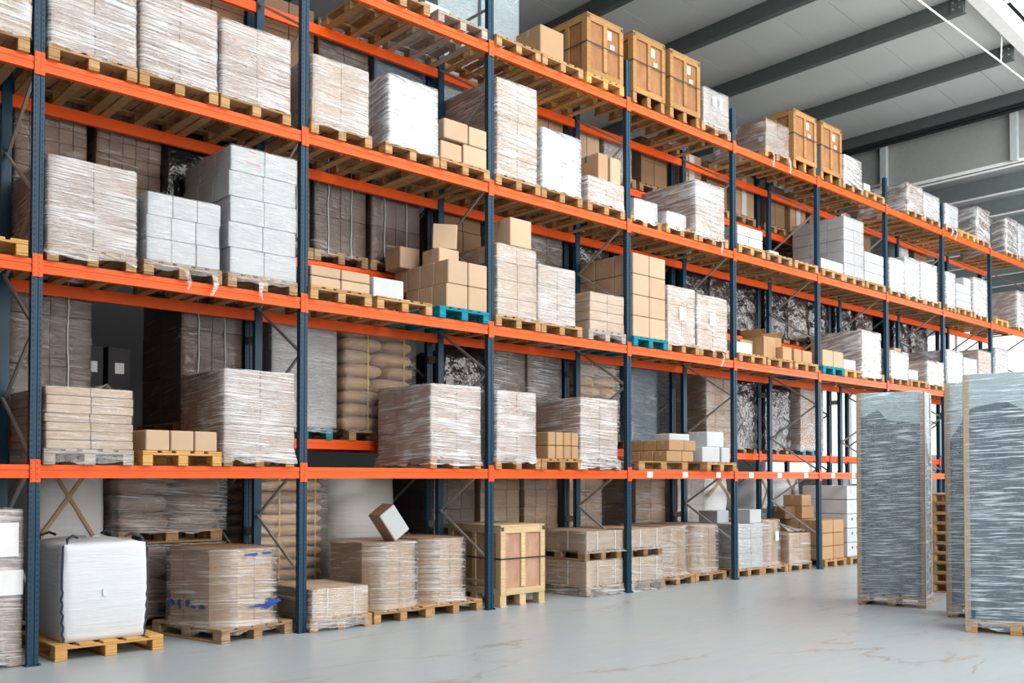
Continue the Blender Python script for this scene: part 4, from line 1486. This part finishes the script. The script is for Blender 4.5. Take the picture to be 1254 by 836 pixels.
wrapped(17.06, 17.82, .69, 4, 'brown stickered cartons with film front', 'kraft_dark', 2, 3, 3, 'film_hazy', sticker=2, flare=.02)
wrapped(17.88, 18.64, .65, 4, 'white crinkled film load', 'white_board', 2, 2, 2, 'film_silver', flare=.02)
wrapped(18.97, 19.62, .63, 4, 'white crumpled film load', 'white_board', 2, 2, 2, 'film_silver', tail=[-.3, .4])
pal_for(20.10, 4, False, Z4, 'wood_yellow')
wrapped(20.68, 21.48, .88, 4, 'brown cartons behind bright film', 'kraft_dark', 2, 3, 3, 'film_silver', sticker=2)
wrapped(22.45, 23.25, .97, 4, 'brown stickered cartons in bright film', 'kraft_dark', 2, 3, 3, 'film_silver', sticker=2)
wrapped(23.32, 24.1, .95, 4, 'bright white film wrapped cartons', 'white_board', 2, 3, 2, 'film_silver')

# ================================================================== BACK RACK
B = dict(back=True, pal='wood_old', group='loads in the back rack')
# floor level
bulk_bag(-.56, 1.93, PH, .92, 1.0, 1.62, 0, 'grey bulk bag behind the cut-off left bay', 'bag_grey', seams=False, e=.5, group='bulk bags at the back')
pal_for(-.56, 0, True, 0, 'wood_old')
bulk_bag(.76, 1.93, PH, .80, 1.0, 1.62, 0, 'pale bulk bag with crossed brown straps behind first bay', 'bag_grey', seams=False, straps='brown_strap', e=.42, group='bulk bags at the back')
pal_for(.80, 0, True, 0, 'wood_old')
sacks(1.22, 2.48, .93, 0, 'lower brown film-wrapped sacks behind octagonal bin', 4, 'sack_brown', film_m='film_clear', straps=False, pal_rz=math.pi / 2, place=False, depth=.84, rows=1,
      split=(.5, .5))
pallet(1.85, 1.785, .94, math.pi / 2, 'wood', 'pallet between the two tiers of brown wrapped sacks', .8, 1.2, 'pallets in the back rack')
sacks(1.22, 2.48, .80, 0, 'upper brown film-wrapped sacks above the lower tier', 4, 'sack_brown', film_m='film_clear', straps=False, pal=None, zbase=1.085, place=False, depth=.84, rows=1,
      split=(.5, .5))
sacks(2.86, 3.84, 1.78, 0, 'kraft paper sacks with yellow straps', 12, 'sack_kraft', split=(1.0,), film_m='film_thin', pal_w=.96)
bulk_bag(4.55, 1.93, PH, 1.06, 1.05, 1.62, 0, 'big round white bag in film behind tilted box', 'bag_grey', seams=False, bulge=.06, e=.75, group='bulk bags at the back')
pal_for(4.55, 0, True, 0, 'wood_old')
wrapped(5.55, 6.32, 1.78, 0, 'dark brown cartons', 'dark_board', 3, 6, 2, 'film_dark', **B)
wrapped(6.42, 7.20, 1.78, 0, 'brown cartons half in film', 'kraft', 3, 6, 2, 'film_thin', **B)
wrapped(7.30, 8.02, 1.78, 0, 'brown small cartons', 'kraft', 3, 6, 2, 'film_thin', **B)
wrapped(8.28, 9.05, 1.78, 0, 'tan small cartons in film', 'kraft', 2, 5, 2, 'film_clear', **B)
wrapped(9.90, 10.70, 1.78, 0, 'brown cartons in shiny film', 'kraft', 2, 6, 3, 'film_clear', **B)
wrapped(11.05, 11.85, 1.72, 0, 'grey-brown film wrapped load', 'grey_board', 2, 3, 2, 'film_clear', **B)
wrapped(12.05, 12.85, .92, 0, 'low grey wrapped load under bag', 'grey_board', 2, 2, 2, 'film_clear', **B)
bulk_bag(12.45, 1.93, .95, .82, .9, .80, 0, 'white bag with crossed yellow straps in back fifth bay', 'bag_white', seams=False, straps='brown_strap', bulge=.08, e=.6, group='bulk bags at the back')
for i, x in enumerate((14.05, 15.0)):
    pal_for(x, 0, True, 0, 'wood_old')
    bulk_bag(x, 1.93, PH, .86, .95, 1.55, 0, 'white bulk bag in the back sixth bay, %s one' % ('left', 'right')[i], 'bag_white', seams=False, straps='brown_strap', bulge=.08, e=.6, group='bulk bags at the back')
wrapped(16.4, 17.2, 1.7, 0, 'white cartons', 'white_board', 2, 5, 2, 'film_thin', **B)
# lowest back shelf
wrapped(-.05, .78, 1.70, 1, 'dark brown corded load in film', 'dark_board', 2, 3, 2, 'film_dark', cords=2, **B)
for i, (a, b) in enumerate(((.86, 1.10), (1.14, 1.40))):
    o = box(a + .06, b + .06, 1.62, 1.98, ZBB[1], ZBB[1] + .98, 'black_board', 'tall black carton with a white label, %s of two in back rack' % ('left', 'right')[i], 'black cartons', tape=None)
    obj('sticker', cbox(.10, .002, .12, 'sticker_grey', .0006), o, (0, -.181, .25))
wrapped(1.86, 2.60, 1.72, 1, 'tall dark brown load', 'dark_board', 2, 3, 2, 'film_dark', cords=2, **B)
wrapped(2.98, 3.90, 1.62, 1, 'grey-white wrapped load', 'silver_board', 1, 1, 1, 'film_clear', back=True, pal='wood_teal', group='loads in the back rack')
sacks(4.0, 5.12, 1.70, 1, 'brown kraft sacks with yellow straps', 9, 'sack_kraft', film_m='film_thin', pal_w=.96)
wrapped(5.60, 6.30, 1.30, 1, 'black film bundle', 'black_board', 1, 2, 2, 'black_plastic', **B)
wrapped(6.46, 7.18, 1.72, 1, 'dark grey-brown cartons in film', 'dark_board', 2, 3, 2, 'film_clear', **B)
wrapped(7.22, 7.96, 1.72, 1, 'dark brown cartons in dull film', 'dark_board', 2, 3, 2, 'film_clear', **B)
sacks(8.34, 9.30, 1.70, 1, 'dim kraft sacks', 9, 'sack_kraft', film_m='film_clear', pal_w=.9)
wrapped(9.60, 10.30, 1.45, 1, 'dark grey panel load', 'slate_board', 1, 1, 1, 'film_dark', **B)
wrapped(11.72, 12.52, 1.75, 1, 'brown wrapped cartons', 'kraft', 3, 5, 3, 'film_clear', **B)
wrapped(12.58, 13.3, 1.5, 1, 'black wrapped load', 'black_board', 1, 2, 2, 'black_plastic', **B)
wrapped(13.65, 14.5, 1.35, 1, 'black film heap', 'black_board', 1, 2, 2, 'black_plastic', **B)
box(13.9, 14.5, 1.3, 1.7, ZBB[1] + 1.37, ZBB[1] + 1.72, 'kraft_orange', 'orange-brown carton on black film heap in back rack')
wrapped(14.95, 15.85, 1.75, 1, 'pale tan wrapped column', 'kraft_light', 2, 4, 2, 'film_hazy', back=True, pal='wood_teal', group='loads in the back rack')
# middle back shelf
wrapped(-.6, .05, 1.2, 2, 'pale brown cartons', 'kraft', 4, 7, 2, 'film_clear', **B)
wrapped(.12, .82, 1.35, 2, 'pale brown small cartons in film', 'kraft_dark', 5, 8, 2, 'film_thin', **B)
wrapped(.92, 1.62, 1.35, 2, 'brown small cartons in film', 'kraft_dark', 5, 8, 2, 'film_thin', **B)
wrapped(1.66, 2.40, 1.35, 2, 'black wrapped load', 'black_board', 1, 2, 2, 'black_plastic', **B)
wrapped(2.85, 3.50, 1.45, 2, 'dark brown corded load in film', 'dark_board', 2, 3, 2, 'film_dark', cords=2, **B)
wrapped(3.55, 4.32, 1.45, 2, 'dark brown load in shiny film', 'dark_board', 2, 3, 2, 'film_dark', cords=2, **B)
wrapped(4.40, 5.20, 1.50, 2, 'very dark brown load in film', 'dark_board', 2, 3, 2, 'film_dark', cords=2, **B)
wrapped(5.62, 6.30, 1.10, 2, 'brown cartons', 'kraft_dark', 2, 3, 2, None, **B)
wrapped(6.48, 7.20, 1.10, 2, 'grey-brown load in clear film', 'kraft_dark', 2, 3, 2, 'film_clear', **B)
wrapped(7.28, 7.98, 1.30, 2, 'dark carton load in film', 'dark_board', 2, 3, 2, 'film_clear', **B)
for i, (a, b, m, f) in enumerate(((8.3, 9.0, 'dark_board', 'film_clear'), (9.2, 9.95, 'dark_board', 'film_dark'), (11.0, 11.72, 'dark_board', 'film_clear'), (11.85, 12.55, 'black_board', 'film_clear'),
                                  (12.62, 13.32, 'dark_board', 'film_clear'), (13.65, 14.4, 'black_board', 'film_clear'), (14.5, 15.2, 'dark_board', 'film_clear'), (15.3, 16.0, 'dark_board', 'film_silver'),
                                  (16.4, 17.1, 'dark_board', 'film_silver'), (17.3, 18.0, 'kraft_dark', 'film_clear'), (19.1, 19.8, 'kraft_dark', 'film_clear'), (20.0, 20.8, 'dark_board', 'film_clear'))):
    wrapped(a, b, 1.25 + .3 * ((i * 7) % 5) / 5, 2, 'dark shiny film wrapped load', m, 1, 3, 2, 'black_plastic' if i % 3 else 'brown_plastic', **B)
# upper back shelf
wrapped(.08, .8, 1.0, 3, 'brown load', 'kraft_dark', 2, 2, 2, 'film_clear', **B)
wrapped(.9, 1.7, 1.0, 3, 'brown wrapped load', 'kraft_dark', 2, 2, 2, 'film_clear', **B)
wrapped(1.78, 2.6, 1.0, 3, 'plain brown load', 'kraft_dark', 2, 2, 2, None, **B)
wrapped(2.84, 3.55, .95, 3, 'brown cartons', 'kraft_dark', 2, 2, 2, None, **B)
wrapped(3.60, 4.36, .9, 3, 'dark brown wrapped cartons', 'dark_board', 2, 2, 2, 'film_dark', **B)
wrapped(4.44, 5.30, .9, 3, 'dark grey wrapped block', 'slate_board', 1, 1, 1, 'film_dark', **B)
wrapped(5.50, 6.24, 2.75, 3, 'very tall grey-blue wrapped block', 'pale_slate', 1, 1, 1, 'film_thin', **B)
wrapped(6.30, 7.06, 2.75, 3, 'very tall blue-grey film block', 'pale_slate', 1, 1, 1, 'film_thin', **B)
wrapped(7.35, 8.0, .75, 3, 'brown plain cartons', 'kraft', 2, 2, 2, None, **B)
wrapped(8.25, 8.85, .80, 3, 'tan plain cartons', 'kraft_light', 2, 1, 2, None, **B)
wrapped(8.95, 9.65, .75, 3, 'grey wrapped cartons', 'grey_board', 2, 2, 2, 'film_clear', **B)
for i, (a, b, m) in enumerate(((9.9, 10.6, 'kraft_dark'), (11.0, 11.6, 'kraft'), (11.75, 12.4, 'kraft_dark'), (12.6, 13.3, 'kraft'), (13.7, 14.4, 'kraft_dark'), (14.6, 15.2, 'kraft'), (15.35, 16.0, 'kraft_dark'),
                               (16.4, 17.1, 'kraft'), (17.3, 18.0, 'kraft_dark'), (19.2, 19.9, 'white_board'), (20.2, 20.9, 'kraft_dark'))):
    r_ = wrapped(a, b, .95, 3, 'brown cartons with pale strip' if m != 'white_board' else 'white cartons', m, 2, 2, 2, None, **B)
    if i % 2 == 1:
        obj('white_strip', cbox(.16, .004, .78, 'sticker_grey', .001), r_, (.0, -.565, .40))

# ================================================================== tall wrapped packs in the aisle
def tall_pack(fl, fr_, depth, H, lab, sheet_pts, pal_lab, zoff=.13, wood_m='wood'):
    """fl, fr_: floor points of the left and right front corners as seen from the aisle"""
    a, b = Vector((*fl, 0)), Vector((*fr_, 0))
    w = (b - a).length
    d = (b - a).normalized()
    rz = math.atan2(d.y, d.x)
    nrm = Vector((-d.y, d.x, 0))            # away from viewer
    c = (a + b) / 2 + nrm * depth / 2
    pallet(c.x, c.y, 0, rz, wood_m, pal_lab, w, depth, 'pallets under the tall packs')
    r = empty('tall_wrapped_pack', (c.x, c.y, zoff + .015), rz, lab, 'pallet load', 'tall wrapped packs in the aisle')
    h = H - zoff - .015
    obj('panel_core', cbox(w - .03, depth - .03, h - .01, 'slate_board', .006), r, (0, 0, h / 2))
    for sx in (-1, 1):
        for sy in (-1, 1):
            m = MB()
            t, L_ = .006, .055
            m.box((-sx * L_ / 2, 0, h / 2 - .065), (L_, t, h + .13))
            m.box((0, -sy * L_ / 2, h / 2 - .065), (t, L_, h + .13))
            obj('edge_protector', m.mesh('edge_protector', 'kraft_light'), r, (sx * (w / 2 + .002), sy * (depth / 2 + .002), 0))
    # pale plastic hood over the top with an uneven lower edge, on all four sides
    m = MB()
    hw, hd = w / 2 - .010, depth / 2 - .010
    m.poly([(-hw, -hd, h + .002), (hw, -hd, h + .002), (hw, hd, h + .002), (-hw, hd, h + .002)])
    front = [(-hw + 2 * hw * t, -hd, h - dz) for t, dz in sheet_pts]
    m.poly([(-hw, -hd, h + .002)] + front + [(hw, -hd, h + .002)])
    e0, e1 = sheet_pts[0][1], sheet_pts[-1][1]
    m.poly([(hw, -hd, h + .002), (hw, -hd, h - e1), (hw, hd, h - .9), (hw, hd, h + .002)])
    m.poly([(-hw, hd, h + .002), (-hw, hd, h - .3), (-hw, -hd, h - e0), (-hw, -hd, h + .002)])
    m.poly([(hw, hd, h + .002), (hw, hd, h - .9), (-hw, hd, h - .3), (-hw, hd, h + .002)])
    obj('plastic_hood', m.mesh('plastic_hood', 'pale_slate'), r)
    obj('stretch_film', film_shell(w + .01, depth + .01, h, -.10, 'film_slate', amp=.003, gap=.008, seed=nseed()), r)
    return r


tall_pack((9.36, -2.92), (9.60, -3.72), .62, 2.80, 'tall slate wrapped pack standing nearest the rack', [(0, .26), (.12, .30), (.32, .22), (.45, .36), (1, .42)],
          'pallet under the tall pack nearest the rack')
tall_pack((9.05, -4.22), (9.32, -5.12), .62, 2.82, 'tall slate pack half hidden between two other packs', [(0, .75), (.2, .45), (.5, .3), (1, .4)],
          'pallet under the half hidden tall pack')
tall_pack((8.06, -4.84), (8.34, -5.76), .62, 2.80, 'tall slate wrapped pack cut by the right picture edge', [(0, .40), (.08, .36), (.42, .30), (.60, .40), (1, .42)],
          'pallet under the tall pack at right edge', wood_m='wood_yellow')
pk = [o for o in bpy.data.objects if o.name.startswith('tall_wrapped_pack')][2]
obj('green_tag', cbox(.03, .003, .09, 'tape_teal', .001), pk, (-.40, -.345, .06))

# stack of spare pallets beyond the first tall pack
for i in range(10):
    pallet(11.9, -3.45, .1455 * i, .12 + RND.uniform(-.03, .03), 'wood_old' if i % 3 else 'wood', 'spare pallet, %s from the floor, in stack behind tall packs' %
           ('first', 'second', 'third', 'fourth', 'fifth', 'sixth', 'seventh', 'eighth', 'ninth', 'tenth')[i], .8, 1.2, 'stack of spare pallets')


# pallets rest side by side between the uprights: nudge neighbours apart
def settle_pallets():
    rows = {}
    for r, w, g in PALLETS:
        if g and 'rack' in g and abs(r.rotation_euler.z) < .05 or abs(r.rotation_euler.z) > 1.5:
            rows.setdefault((g, round(r.location.z, 2), math.floor(r.location.x / BAYW)), []).append([r, w])
    for (g, z, b), it in rows.items():
        it.sort(key=lambda q: q[0].location.x)
        lo, hi = b * BAYW + .05, (b + 1) * BAYW - .05
        xs = [q[0].location.x for q in it]
        for _ in range(60):
            for i, (r, w) in enumerate(it):
                xs[i] = min(max(xs[i], lo + w / 2), hi - w / 2)
            for i in range(len(it) - 1):
                need = (it[i][1] + it[i + 1][1]) / 2 + .008
                d = need - (xs[i + 1] - xs[i])
                if d > 0:
                    xs[i] -= d / 2
                    xs[i + 1] += d / 2
        for (r, w), x in zip(it, xs):
            r.location.x = x


settle_pallets()
